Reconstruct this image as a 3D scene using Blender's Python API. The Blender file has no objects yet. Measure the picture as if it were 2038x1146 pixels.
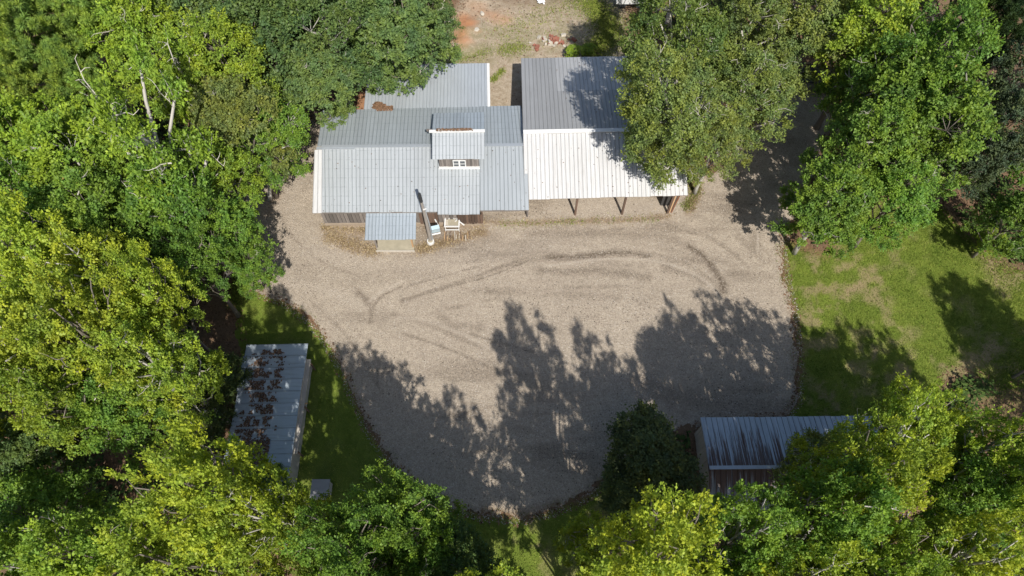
import bpy, math, random
import numpy as np
from mathutils import Vector, Matrix

# ------------------------------------------------------------------ camera, sky, sun, exposure
scene = bpy.context.scene
FPX = 1359.0; TILT = math.radians(27.5); CAMH = 45.5
cam_d = bpy.data.cameras.new('camera'); cam = bpy.data.objects.new('camera', cam_d)
scene.collection.objects.link(cam); scene.camera = cam
cam.location = (0, 0, CAMH); cam.rotation_euler = (TILT, 0, 0)
cam_d.sensor_width = 36; cam_d.lens = 36 * FPX / 2038; cam_d.clip_end = 3000; cam_d.clip_start = 0.5

SUN_EL = math.radians(49.5); SUN_AZ = math.radians(16)      # shadows fall 16 degrees west of +Y
world = bpy.data.worlds.new('World'); scene.world = world; world.use_nodes = True
wn = world.node_tree.nodes; wl = world.node_tree.links
sky = wn.new('ShaderNodeTexSky'); sky.sky_type = 'NISHITA'; sky.sun_disc = False
sky.sun_elevation = SUN_EL; sky.sun_rotation = math.pi - SUN_AZ
sky.air_density = 1.0; sky.dust_density = 1.5
wl.new(sky.outputs[0], wn['Background'].inputs[0]); wn['Background'].inputs[1].default_value = 0.105
sun_d = bpy.data.lights.new('sun', 'SUN'); sun = bpy.data.objects.new('sun', sun_d)
scene.collection.objects.link(sun)
sun_d.energy = 4.9; sun_d.angle = math.radians(0.5); sun_d.color = (1.0, 0.955, 0.88)
sdir = Vector((-math.sin(SUN_AZ) * math.cos(SUN_EL), math.cos(SUN_AZ) * math.cos(SUN_EL), -math.sin(SUN_EL)))
sun.rotation_euler = sdir.to_track_quat('-Z', 'Y').to_euler(); sun.location = (12, -40, 60)
vs = scene.view_settings
vs.view_transform = 'Standard'; vs.look = 'None'; vs.exposure = 0.12; vs.gamma = 1.0; vs.use_curve_mapping = False

# ------------------------------------------------------------------ helpers
def P(px, py, z=0.0):
    """a point of the place at height z, read off the photograph (2038 px wide)"""
    u = (px - 1019) / FPX; v = (573 - py) / FPX; c = math.cos(TILT); s = math.sin(TILT)
    d = (CAMH - z) / (c - s * v)
    return Vector((u * d, (s + c * v) * d, z))

def Pd(px, py, z):
    v = (573 - py) / FPX
    return (CAMH - z) / (math.cos(TILT) - math.sin(TILT) * v)

COL = scene.collection
def tag(o, label=None, cat=None, group=None, kind=None):
    if label: o['label'] = label
    if cat: o['category'] = cat
    if group: o['group'] = group
    if kind: o['kind'] = kind
    return o

def empty(name, loc, label, cat, group=None):
    o = bpy.data.objects.new(name, None); COL.objects.link(o); o.location = loc
    o.empty_display_size = 0.3
    return tag(o, label, cat, group)

def link(name, me, parent=None, mat=None):
    o = bpy.data.objects.new(name, me); COL.objects.link(o)
    if mat is not None and not me.materials: me.materials.append(mat)
    if parent is not None:
        o.parent = parent
        base = parent
        t = Vector((0, 0, 0))
        while base is not None:
            t = t + Vector(base.location); base = base.parent
        o.location = -t
    return o

def mesh(name, verts, faces, mat, parent=None, smooth=False):
    me = bpy.data.meshes.new(name)
    me.from_pydata([tuple(v) for v in verts], [], faces); me.validate(); me.update()
    if smooth: me.shade_smooth()
    return link(name, me, parent, mat)

def hexa(name, c8, mat, parent=None):
    """c8: four bottom corners then the four above them"""
    f = [(0, 3, 2, 1), (4, 5, 6, 7), (0, 1, 5, 4), (1, 2, 6, 5), (2, 3, 7, 6), (3, 0, 4, 7)]
    return mesh(name, c8, f, mat, parent)

def box(name, c, size, mat, parent=None, rz=0.0, rx=0.0):
    M = Matrix.Rotation(rz, 3, 'Z') @ Matrix.Rotation(rx, 3, 'X')
    h = Vector(size) / 2; c = Vector(c)
    q = [(-1, -1), (1, -1), (1, 1), (-1, 1)]
    v = [c + M @ Vector((a * h.x, b * h.y, -h.z)) for a, b in q] + [c + M @ Vector((a * h.x, b * h.y, h.z)) for a, b in q]
    return hexa(name, v, mat, parent)

def beam_geo(p, q, w, h):
    p = Vector(p); q = Vector(q); d = (q - p).normalized()
    up = Vector((0, 0, 1)) if abs(d.z) < 0.9 else Vector((0, 1, 0))
    s = d.cross(up).normalized() * w / 2; t = s.cross(d).normalized() * h / 2
    return [p - s - t, p + s - t, p + s + t, p - s + t, q - s - t, q + s - t, q + s + t, q - s + t]

def beam(name, p, q, w, h, mat, parent=None):
    f = [(0, 1, 2, 3), (4, 7, 6, 5), (0, 4, 5, 1), (1, 5, 6, 2), (2, 6, 7, 3), (3, 7, 4, 0)]
    return mesh(name, beam_geo(p, q, w, h), f, mat, parent)

def tube(name, pts, radii, mat, parent=None, n=10):
    v, f = tube_geo(pts, radii, n)
    return mesh(name, v, f, mat, parent, smooth=False)

def tube_geo(pts, radii, n=6, off=0):
    V = []; Fc = []
    for i, p in enumerate(pts):
        p = Vector(p)
        a = Vector(pts[max(0, i - 1)]); b = Vector(pts[min(len(pts) - 1, i + 1)])
        d = (b - a).normalized()
        up = Vector((1, 0, 0)) if abs(d.x) < 0.8 else Vector((0, 1, 0))
        s = d.cross(up).normalized(); t = s.cross(d)
        for k in range(n):
            an = 2 * math.pi * k / n
            V.append(p + (s * math.cos(an) + t * math.sin(an)) * radii[i])
    for i in range(len(pts) - 1):
        for k in range(n):
            k2 = (k + 1) % n
            Fc.append((off + i * n + k, off + i * n + k2, off + (i + 1) * n + k2, off + (i + 1) * n + k))
    Fc.append(tuple(off + k for k in range(n))[::-1]); Fc.append(tuple(off + (len(pts) - 1) * n + k for k in range(n)))
    return V, Fc

# numpy value noise
def vnoise(x, y, scale, seed):
    r = np.random.RandomState(seed).rand(256, 256)
    gx = x / scale + 97.3; gy = y / scale + 41.7
    ix = np.floor(gx).astype(int); iy = np.floor(gy).astype(int)
    fx = gx - ix; fy = gy - iy
    fx = fx * fx * (3 - 2 * fx); fy = fy * fy * (3 - 2 * fy)
    a = r[ix % 256, iy % 256]; b = r[(ix + 1) % 256, iy % 256]
    c = r[ix % 256, (iy + 1) % 256]; d = r[(ix + 1) % 256, (iy + 1) % 256]
    return (a * (1 - fx) + b * fx) * (1 - fy) + (c * (1 - fx) + d * fx) * fy

def fbm(x, y, scale, seed, octv=4):
    t = 0; a = 1; s = 0
    for i in range(octv):
        t = t + a * vnoise(x, y, scale / 2 ** i, seed + i); s += a; a *= 0.55
    return t / s

def polyw(pts):
    return np.array([P(a, b, 0)[:2] for a, b in pts])

def sdf(x, y, poly):
    """signed distance, positive inside"""
    d = np.full(x.shape, 1e9); ins = np.zeros(x.shape, bool)
    n = len(poly)
    for i in range(n):
        ax, ay = poly[i]; bx, by = poly[(i + 1) % n]
        ex, ey = bx - ax, by - ay
        wx, wy = x - ax, y - ay
        t = np.clip((wx * ex + wy * ey) / (ex * ex + ey * ey + 1e-12), 0, 1)
        d = np.minimum(d, (wx - ex * t) ** 2 + (wy - ey * t) ** 2)
        c = ((ay > y) != (by > y)) & (x < (bx - ax) * (y - ay) / (by - ay + 1e-12) + ax)
        ins ^= c
    d = np.sqrt(d)
    return np.where(ins, d, -d)

def dline(x, y, pts):
    d = np.full(x.shape, 1e9)
    for i in range(len(pts) - 1):
        ax, ay = pts[i]; bx, by = pts[i + 1]
        ex, ey = bx - ax, by - ay
        t = np.clip(((x - ax) * ex + (y - ay) * ey) / (ex * ex + ey * ey + 1e-12), 0, 1)
        d = np.minimum(d, (x - ax - ex * t) ** 2 + (y - ay - ey * t) ** 2)
    return np.sqrt(d)

def smooth_line(pts):
    """Catmull-Rom through pixel points, returned in world metres"""
    w = polyw(pts); out = []
    n = len(w)
    for i in range(n - 1):
        p0 = w[max(0, i - 1)]; p1 = w[i]; p2 = w[i + 1]; p3 = w[min(n - 1, i + 2)]
        for k in range(6):
            t = k / 6
            out.append(0.5 * ((2 * p1) + (-p0 + p2) * t + (2 * p0 - 5 * p1 + 4 * p2 - p3) * t * t + (-p0 + 3 * p1 - 3 * p2 + p3) * t ** 3))
    out.append(w[-1])
    return np.array(out)

# ------------------------------------------------------------------ materials
def nm(name):
    m = bpy.data.materials.new(name); m.use_nodes = True
    nt = m.node_tree; b = nt.nodes['Principled BSDF']
    return m, nt, b

class NT:
    def __init__(s, nt): s.nt = nt
    def n(s, t, **k):
        o = s.nt.nodes.new(t)
        for a, v in k.items(): setattr(o, a, v)
        return o
    def l(s, a, b): s.nt.links.new(a, b)
    def coord(s): return s.n('ShaderNodeTexCoord').outputs['Object']
    def noise(s, scale, detail=4, rough=0.6, vec=None, off=None):
        t = s.n('ShaderNodeTexNoise'); t.inputs['Scale'].default_value = scale
        t.inputs['Detail'].default_value = detail; t.inputs['Roughness'].default_value = rough
        if vec is not None: s.l(vec, t.inputs['Vector'])
        return t.outputs['Fac']
    def ramp(s, fac, a, b, ca=(0, 0, 0, 1), cb=(1, 1, 1, 1)):
        r = s.n('ShaderNodeValToRGB'); r.color_ramp.elements[0].position = a; r.color_ramp.elements[1].position = b
        r.color_ramp.elements[0].color = ca; r.color_ramp.elements[1].color = cb
        s.l(fac, r.inputs[0]); return r.outputs[0]
    def mix(s, fac, a, b, mode='MIX'):
        m = s.n('ShaderNodeMix', data_type='RGBA', blend_type=mode)
        for sock, v in ((m.inputs[0], fac), (m.inputs[6], a), (m.inputs[7], b)):
            if isinstance(v, (int, float)): sock.default_value = v
            elif isinstance(v, tuple): sock.default_value = v if len(v) == 4 else v + (1,)
            else: s.l(v, sock)
        return m.outputs[2]
    def math(s, op, a, b=0.5):
        m = s.n('ShaderNodeMath', operation=op)
        for sock, v in ((m.inputs[0], a), (m.inputs[1], b)):
            if isinstance(v, (int, float)): sock.default_value = v
            else: s.l(v, sock)
        return m.outputs[0]
    def attr(s, name):
        return s.n('ShaderNodeAttribute', attribute_name=name)
    def bump(s, h, strength, dist, b):
        u = s.n('ShaderNodeBump'); u.inputs['Strength'].default_value = strength; u.inputs['Distance'].default_value = dist
        s.l(h, u.inputs['Height']); s.l(u.outputs[0], b.inputs['Normal'])

def mat_plain(name, col, rough=0.8, metal=0.0, var=0.25, scale=3.0, stretch=None, bump=0.0):
    m, nt, b = nm(name); T = NT(nt)
    v = T.coord()
    if stretch:
        mp = T.n('ShaderNodeMapping'); mp.inputs['Scale'].default_value = stretch; T.l(v, mp.inputs[0]); v = mp.outputs[0]
    f = T.noise(scale, 6, 0.65, v)
    oi = T.n('ShaderNodeObjectInfo')
    lo = tuple(c * (1 - var) for c in col); hi = tuple(min(1, c * (1 + var)) for c in col)
    c = T.mix(f, lo, hi)
    c = T.mix(T.math('MULTIPLY', oi.outputs['Random'], 0.75 if 'wood' in name else 0.35), c, tuple(x * (0.3 if 'wood' in name else 0.6) for x in col))
    T.l(c, b.inputs['Base Color']); b.inputs['Roughness'].default_value = rough; b.inputs['Metallic'].default_value = metal
    if bump: T.bump(f, bump, 0.02, b)
    return m

def mat_tin(name, col, rough, metal, screws=True, dirt=0.15, rust=0.0, dirtcol=(0.10, 0.085, 0.07), linecol=(0.05, 0.08, 0.085)):
    """ribbed roofing sheet; UV = metres across and along the sheet"""
    m, nt, b = nm(name); T = NT(nt)
    uv = T.n('ShaderNodeUVMap', uv_map='metres').outputs[0]
    sep = T.n('ShaderNodeSeparateXYZ'); T.l(uv, sep.inputs[0])
    oi = T.n('ShaderNodeObjectInfo')
    v = T.coord()
    big = T.noise(0.5, 5, 0.6, v); fine = T.noise(14, 5, 0.7, v)
    c = T.mix(big, tuple(x * 0.86 for x in col), tuple(min(1, x * 1.1) for x in col))
    # sheet to sheet variation
    c = T.mix(T.math('MULTIPLY', oi.outputs['Random'], 0.5), c, tuple(min(1, x * 0.80) for x in col))
    # soft vertical weather streaks along the sheet
    mp = T.n('ShaderNodeMapping'); mp.inputs['Scale'].default_value = (6.0, 0.35, 1); T.l(uv, mp.inputs[0])
    cmb = T.n('ShaderNodeVectorMath', operation='ADD'); T.l(mp.outputs[0], cmb.inputs[0])
    cc = T.n('ShaderNodeCombineXYZ'); T.l(T.math('MULTIPLY', oi.outputs['Random'], 37.0), cc.inputs[2]); T.l(cc.outputs[0], cmb.inputs[1])
    st = T.noise(1.6, 6, 0.7, cmb.outputs[0])
    c = T.mix(T.math('MULTIPLY', T.ramp(st, 0.48, 0.72), dirt * 1.6), c, dirtcol)
    c = T.mix(T.math('MULTIPLY', T.ramp(fine, 0.55, 0.75), dirt), c, dirtcol)
    # shading of the sloping rib sides, painted in as a darker colour
    a = T.attr('rib')
    c = T.mix(T.math('MULTIPLY', a.outputs['Fac'], 0.6), c, linecol)
    if screws:
        fy = T.math('FRACT', T.math('DIVIDE', sep.outputs[1], 0.74))
        ln = T.math('LESS_THAN', T.math('ABSOLUTE', T.math('SUBTRACT', fy, 0.5)), 0.045)
        wob = T.ramp(T.noise(5, 3, 0.6, v), 0.40, 0.62)
        c = T.mix(T.math('MULTIPLY', T.math('MULTIPLY', ln, wob), 0.22), c, linecol)
    if rust > 0:
        mp2 = T.n('ShaderNodeMapping'); mp2.inputs['Scale'].default_value = (7.0, 0.28, 1); T.l(uv, mp2.inputs[0])
        cm2 = T.n('ShaderNodeVectorMath', operation='ADD'); T.l(mp2.outputs[0], cm2.inputs[0]); T.l(cc.outputs[0], cm2.inputs[1])
        r = T.noise(1.0, 7, 0.7, cm2.outputs[0])
        g = T.math('ADD', r, T.math('MULTIPLY', T.math('SUBTRACT', 1.0, T.attr('low').outputs['Fac']), 0.22))
        rm = T.ramp(g, 0.62 - rust * 0.12, 0.70 - rust * 0.12)
        rc = T.mix(fine, (0.035, 0.018, 0.012), (0.16, 0.07, 0.035))
        c = T.mix(T.math('MULTIPLY', rm, 0.9), c, rc)
        b.inputs['Metallic'].default_value = metal
        T.l(T.math('SUBTRACT', metal, T.math('MULTIPLY', rm, metal)), b.inputs['Metallic'])
    else:
        b.inputs['Metallic'].default_value = metal
    T.l(c, b.inputs['Base Color'])
    T.l(T.math('ADD', rough - 0.08, T.math('MULTIPLY', fine, 0.16)), b.inputs['Roughness'])
    T.bump(big, 0.25, 0.05, b)
    return m

def mat_leaf(name, young=(1.42, 1.38, 0.9), transl=0.30, rough=0.55, spec=0.35, dead=0.02):
    m, nt, b = nm(name); T = NT(nt)
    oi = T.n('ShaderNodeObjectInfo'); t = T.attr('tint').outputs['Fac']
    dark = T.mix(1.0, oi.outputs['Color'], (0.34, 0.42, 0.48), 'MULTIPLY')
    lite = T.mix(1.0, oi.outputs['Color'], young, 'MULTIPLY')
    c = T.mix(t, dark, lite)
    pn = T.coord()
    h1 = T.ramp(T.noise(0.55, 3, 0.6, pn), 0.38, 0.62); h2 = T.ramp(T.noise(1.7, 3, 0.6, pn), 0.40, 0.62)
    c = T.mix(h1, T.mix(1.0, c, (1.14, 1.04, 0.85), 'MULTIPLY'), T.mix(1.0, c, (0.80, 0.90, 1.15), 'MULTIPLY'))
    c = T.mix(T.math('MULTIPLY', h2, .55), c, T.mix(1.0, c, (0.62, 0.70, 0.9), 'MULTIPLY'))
    c = T.mix(T.math('MULTIPLY', T.math('GREATER_THAN', t, 1 - dead), 0.7), c, (0.30, 0.16, 0.05))
    T.l(c, b.inputs['Base Color']); b.inputs['Roughness'].default_value = rough
    b.inputs['Specular IOR Level'].default_value = spec
    tr = T.n('ShaderNodeBsdfTranslucent'); T.l(T.mix(1.0, c, (1.5, 1.45, 0.5), 'MULTIPLY'), tr.inputs[0])
    mx = T.n('ShaderNodeMixShader'); mx.inputs[0].default_value = transl
    T.l(b.outputs[0], mx.inputs[1]); T.l(tr.outputs[0], mx.inputs[2])
    T.l(mx.outputs[0], nt.nodes['Material Output'].inputs[0])
    return m

def mat_bark(name, col, var=0.4):
    return mat_plain(name, col, 0.9, 0, var, 5, (1, 1, 0.25), 0.6)

M_leaf = mat_leaf('leaf'); M_needle = mat_leaf('needle', (1.3, 1.3, 0.9), 0.25, 0.6, 0.25, 0.0)
M_gloss = mat_leaf('glossy_leaf', (1.6, 1.5, 1.0), 0.15, 0.5, 0.3, 0.03)
M_bark = mat_bark('bark', (0.20, 0.17, 0.14)); M_pale = mat_bark('pale_bark', (0.50, 0.47, 0.42), 0.25)
M_deadwood = mat_plain('dead_wood', (0.62, 0.57, 0.50), .8, 0, .2, 4)
M_pinebark = mat_bark('pine_bark', (0.20, 0.13, 0.09))

# gravel -----------------------------------------------------------
def make_gravel():
    m, nt, b = nm('gravel'); T = NT(nt)
    v = T.coord(); at = T.attr('mask'); sep = T.n('ShaderNodeSeparateColor'); T.l(at.outputs['Color'], sep.inputs[0])
    big = T.noise(0.16, 6, 0.6, v); mid = T.noise(1.3, 6, 0.65, v); fine = T.noise(9, 4, 0.75, v)
    vo = T.n('ShaderNodeTexVoronoi'); vo.inputs['Scale'].default_value = 16; T.l(v, vo.inputs['Vector'])
    c = T.mix(T.ramp(big, .35, .65), (0.395, 0.328, 0.258), (0.50, 0.420, 0.330))
    c = T.mix(T.math('MULTIPLY', T.ramp(mid, 0.35, 0.65), 0.6), c, (0.30, 0.248, 0.195))
    ss = T.n('ShaderNodeSeparateColor'); T.l(vo.outputs['Color'], ss.inputs[0])
    stone = T.mix(ss.outputs[0], (0.21, 0.172, 0.135), (0.62, 0.53, 0.42))
    c = T.mix(T.math('MULTIPLY', T.ramp(fine, 0.36, 0.58), 0.68), c, stone)
    c = T.mix(T.math('MULTIPLY', T.ramp(T.noise(4.5, 6, 0.85, v), 0.52, 0.62), 0.5), c, (0.19, 0.16, 0.13))
    # wheel tracks and damp silt
    st = T.math('MULTIPLY', sep.outputs[0], T.ramp(T.noise(6, 6, 0.85, v), 0.36, 0.54))
    c = T.mix(T.math('MULTIPLY', st, 0.95), c, (0.085, 0.062, 0.044))
    c = T.mix(T.math('MULTIPLY', sep.outputs[1], 0.45), c, (0.53, 0.46, 0.385))
    # old straw, litter and dirt near the building and the edges
    lt = T.math('MULTIPLY', sep.outputs[2], T.ramp(T.noise(4.0, 6, 0.8, v), 0.30, 0.60))
    c = T.mix(T.math('MULTIPLY', lt, 0.9), c, T.mix(fine, (0.10, 0.055, 0.03), (0.36, 0.25, 0.14)))
    T.l(c, b.inputs['Base Color']); b.inputs['Roughness'].default_value = 0.95; b.inputs['Specular IOR Level'].default_value = 0.2
    h = T.math('ADD', T.math('MULTIPLY', vo.outputs['Distance'], -0.6), fine)
    T.bump(h, 1.0, 0.06, b)
    return m
M_gravel = make_gravel()

def make_ground():
    m, nt, b = nm('forest_floor'); T = NT(nt)
    v = T.coord(); at = T.attr('mask'); sep = T.n('ShaderNodeSeparateColor'); T.l(at.outputs['Color'], sep.inputs[0])
    big = T.noise(0.3, 6, 0.65, v); mid = T.noise(2.2, 6, 0.7, v); fine = T.noise(11, 5, 0.8, v)
    c = T.mix(mid, (0.085, 0.058, 0.036), (0.26, 0.165, 0.10))
    c = T.mix(T.math('MULTIPLY', T.ramp(fine, 0.45, 0.6), 0.55), c, (0.30, 0.20, 0.125))
    c = T.mix(T.math('MULTIPLY', T.ramp(fine, 0.58, 0.64), 0.35), c, (0.05, 0.035, 0.025))
    # sandy dirt
    sand = T.mix(big, (0.42, 0.34, 0.25), (0.56, 0.47, 0.36))
    sand = T.mix(T.math('MULTIPLY', T.ramp(mid, 0.44, 0.60), 0.55), sand, (0.29, 0.22, 0.14))
    sand = T.mix(T.math('MULTIPLY', T.ramp(fine, 0.48, 0.60), 0.6), sand, (0.13, 0.10, 0.06))
    c = T.mix(sep.outputs[2], c, sand)
    # orange clay
    cl = T.mix(mid, (0.42, 0.15, 0.06), (0.58, 0.34, 0.19))
    c = T.mix(sep.outputs[0], c, cl)
    # thin weeds
    g = T.math('MULTIPLY', sep.outputs[1], T.ramp(T.noise(3.0, 6, 0.8, v), 0.36, 0.56))
    c = T.mix(T.math('MULTIPLY', g, 0.85), c, T.mix(fine, (0.07, 0.10, 0.02), (0.23, 0.23, 0.08)))
    T.l(c, b.inputs['Base Color']); b.inputs['Roughness'].default_value = 0.95; b.inputs['Specular IOR Level'].default_value = 0.15
    T.bump(T.math('ADD', mid, fine), 0.9, 0.08, b)
    return m
M_ground = make_ground()

def make_turf():
    m, nt, b = nm('turf'); T = NT(nt)
    v = T.coord(); t = T.attr('mask'); sep = T.n('ShaderNodeSeparateColor'); T.l(t.outputs['Color'], sep.inputs[0])
    fine = T.noise(8, 6, 0.8, v); mid = T.noise(0.9, 6, 0.65, v)
    c = T.mix(T.ramp(mid, 0.3, 0.7), (0.095, 0.155, 0.018), (0.19, 0.26, 0.035))
    c = T.mix(T.math('MULTIPLY', T.ramp(fine, 0.4, 0.62), 0.6), c, (0.20, 0.225, 0.05))
    dry = T.mix(fine, (0.24, 0.17, 0.09), (0.46, 0.36, 0.22))
    c = T.mix(T.math('MULTIPLY', sep.outputs[0], 0.85), c, dry)
    rus = T.mix(fine, (0.09, 0.05, 0.028), (0.33, 0.20, 0.12))
    c = T.mix(sep.outputs[1], c, rus)
    T.l(c, b.inputs['Base Color']); b.inputs['Roughness'].default_value = 0.95; b.inputs['Specular IOR Level'].default_value = 0.15
    T.bump(fine, 1.0, 0.10, b)
    return m
M_turf = make_turf()
def mat_tinted(name, lo, hi, rough=0.85, transl=0.0):
    m, nt, b = nm(name); T = NT(nt)
    c = T.mix(T.attr('tint').outputs['Fac'], lo, hi); T.l(c, b.inputs['Base Color']); b.inputs['Roughness'].default_value = rough
    b.inputs['Specular IOR Level'].default_value = 0.2
    if transl:
        tr = T.n('ShaderNodeBsdfTranslucent'); T.l(c, tr.inputs[0]); mx = T.n('ShaderNodeMixShader'); mx.inputs[0].default_value = transl
        T.l(b.outputs[0], mx.inputs[1]); T.l(tr.outputs[0], mx.inputs[2]); T.l(mx.outputs[0], nt.nodes['Material Output'].inputs[0])
    return m
M_blade = mat_tinted('grass_blade', (0.085, 0.155, 0.015), (0.42, 0.46, 0.10), 0.8, 0.25)
M_dryblade = mat_tinted('dry_blade', (0.20, 0.14, 0.07), (0.50, 0.40, 0.24))
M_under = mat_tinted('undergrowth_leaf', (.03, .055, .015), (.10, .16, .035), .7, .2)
M_litter = mat_tinted('litter', (0.05, 0.032, 0.022), (0.26, 0.165, 0.11))
M_straw = mat_tinted('straw', (0.07, 0.04, 0.022), (0.30, 0.18, 0.11))
M_dot = mat_tinted('specks', (0.03, 0.024, 0.018), (0.12, 0.085, 0.06))
M_pebble = mat_tinted('pebbles', (0.25, 0.22, 0.19), (0.72, 0.67, 0.6))

M_tinC = mat_tin('galvanised_front', (0.50, 0.53, 0.55), 0.52, 0.3, True, 0.10)
M_tinR = mat_tin('galvanised_east', (0.44, 0.475, 0.50), 0.52, 0.3, False, 0.10)
M_tinB = mat_tin('galvanised_back', (0.43, 0.475, 0.505), 0.5, 0.3, True, 0.12)
M_tinA = mat_tin('galvanised_wing', (0.56, 0.60, 0.64), 0.5, 0.3, False, 0.12, linecol=(0.2, 0.24, 0.26))
M_tinE = mat_tin('galvanised_porch', (0.52, 0.58, 0.63), 0.5, 0.4, True, 0.14)
M_white = mat_tin('white_sheet', (0.60, 0.60, 0.60), 0.6, 0.0, False, 0.30, dirtcol=(0.34, 0.31, 0.28), linecol=(0.03, 0.03, 0.03))
M_greyN = mat_tin('grey_sheet', (0.40, 0.405, 0.41), 0.5, 0.25, False, 0.13, linecol=(0.11, 0.12, 0.125))
M_greyP = mat_tin('lighter_grey_sheet', (0.50, 0.505, 0.51), 0.5, 0.25, False, 0.12, linecol=(0.14, 0.15, 0.155))
M_tinF = mat_tin('shed_sheet', (0.50, 0.57, 0.63), 0.5, 0.35, False, 0.2, linecol=(0.10, 0.12, 0.14))
M_tinG = mat_tin('rusty_sheet', (0.50, 0.56, 0.62), 0.55, 0.3, False, 0.2, rust=0.05, linecol=(0.06, 0.06, 0.065))
M_tinG2 = mat_tin('very_rusty_sheet', (0.36, 0.38, 0.40), 0.6, 0.2, False, 0.35, rust=0.6, linecol=(0.06, 0.045, 0.04))
M_trim = mat_plain('white_trim', (0.80, 0.80, 0.79), 0.5, 0.0, 0.12, 4)
M_trimg = mat_plain('galvanised_trim', (0.50, 0.54, 0.58), 0.45, 0.4, 0.15, 4)
M_wood = mat_plain('weathered_wood', (0.25, 0.22, 0.20), 0.85, 0, 0.7, 2.5, (6, 6, 0.6), 0.4)
M_woodb = mat_plain('brown_wood', (0.17, 0.11, 0.08), 0.85, 0, 0.4, 2.5, (6, 6, 0.6), 0.4)
M_woodl = mat_plain('new_lumber', (0.52, 0.33, 0.18), 0.7, 0, 0.25, 3, (5, 5, 0.5))
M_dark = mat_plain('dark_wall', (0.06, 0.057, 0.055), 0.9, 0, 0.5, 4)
M_found = mat_plain('base_board', (0.36, 0.29, 0.22), 0.9, 0, 0.3, 4)
M_conc = mat_plain('mossy_concrete', (0.40, 0.36, 0.27), 0.9, 0, 0.4, 2.2, None, 0.3)
M_glass = mat_plain('window_glass', (0.10, 0.11, 0.12), 0.12, 0.0, 0.2, 2)
M_brick = mat_plain('broken_brick', (0.30, 0.12, 0.08), 0.9, 0, 0.35, 9, None, 0.4)
M_stone = mat_plain('pale_stone', (0.55, 0.50, 0.42), 0.9, 0, 0.3, 6, None, 0.5)
M_blue = mat_plain('pale_blue_paint', (0.52, 0.66, 0.74), 0.5, 0.0, 0.12, 5)
M_black = mat_plain('black_metal', (0.045, 0.05, 0.055), 0.6, 0.2, 0.4, 5)
M_rust = mat_plain('rusty_metal', (0.22, 0.09, 0.045), 0.8, 0.1, 0.5, 7)
M_ply = mat_plain('pale_siding', (0.50, 0.46, 0.40), 0.85, 0, 0.25, 3, (4, 4, 0.6), 0.2)

# ------------------------------------------------------------------ ground, gravel lot, lawns
LOT = [(380, 330), (520, 250), (640, 235), (900, 260), (1030, 300), (1360, 330), (1384, 352), (1400, 352), (1440, 335), (1500, 250), (1560, 190), (1600, 150), (1660, 140),
       (1650, 260), (1625, 330), (1590, 420), (1560, 462), (1553, 500), (1562, 560), (1576, 620), (1585, 700), (1586, 770),
       (1582, 800), (1560, 826), (1400, 842), (1290, 872), (1225, 930), (1180, 975), (1120, 1008), (1040, 1030), (960, 1023),
       (890, 1002), (820, 955), (770, 905), (735, 850), (705, 785), (680, 725), (645, 665), (605, 625), (560, 595), (500, 576), (470, 545), (430, 500), (380, 440)]
LAWN_R = [(1560, 452), (1600, 490), (1640, 500), (1660, 440), (1720, 405), (1800, 395), (1880, 410), (1915, 460), (1950, 490), (2000, 530), (2110, 560),
          (2200, 600), (2200, 760), (1990, 775), (1940, 745), (1890, 745), (1860, 800), (1860, 860), (1400, 860), (1560, 826), (1582, 800), (1586, 770), (1585, 700), (1576, 620), (1562, 560), (1553, 500)]
LAWN_L = [(462, 545), (500, 576), (560, 595), (605, 625), (645, 665), (680, 725), (705, 785), (735, 850), (770, 905), (820, 955), (890, 1002), (960, 1023),
          (1040, 1030), (1120, 1008), (1180, 975), (1225, 930), (1260, 1000), (1230, 1260), (700, 1260), (560, 1120), (470, 1000), (470, 800), (480, 690), (470, 640)]
W_LOT = polyw(LOT); W_LR = polyw(LAWN_R); W_LL = polyw(LAWN_L)
BERM = smooth_line([(1040, 1030), (1120, 1008), (1180, 975), (1225, 930)])

def grid_attr(me, name, cols):
    a = me.color_attributes.new(name, 'FLOAT_COLOR', 'POINT')
    a.data.foreach_set('color', cols.astype(np.float32).ravel())

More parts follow.
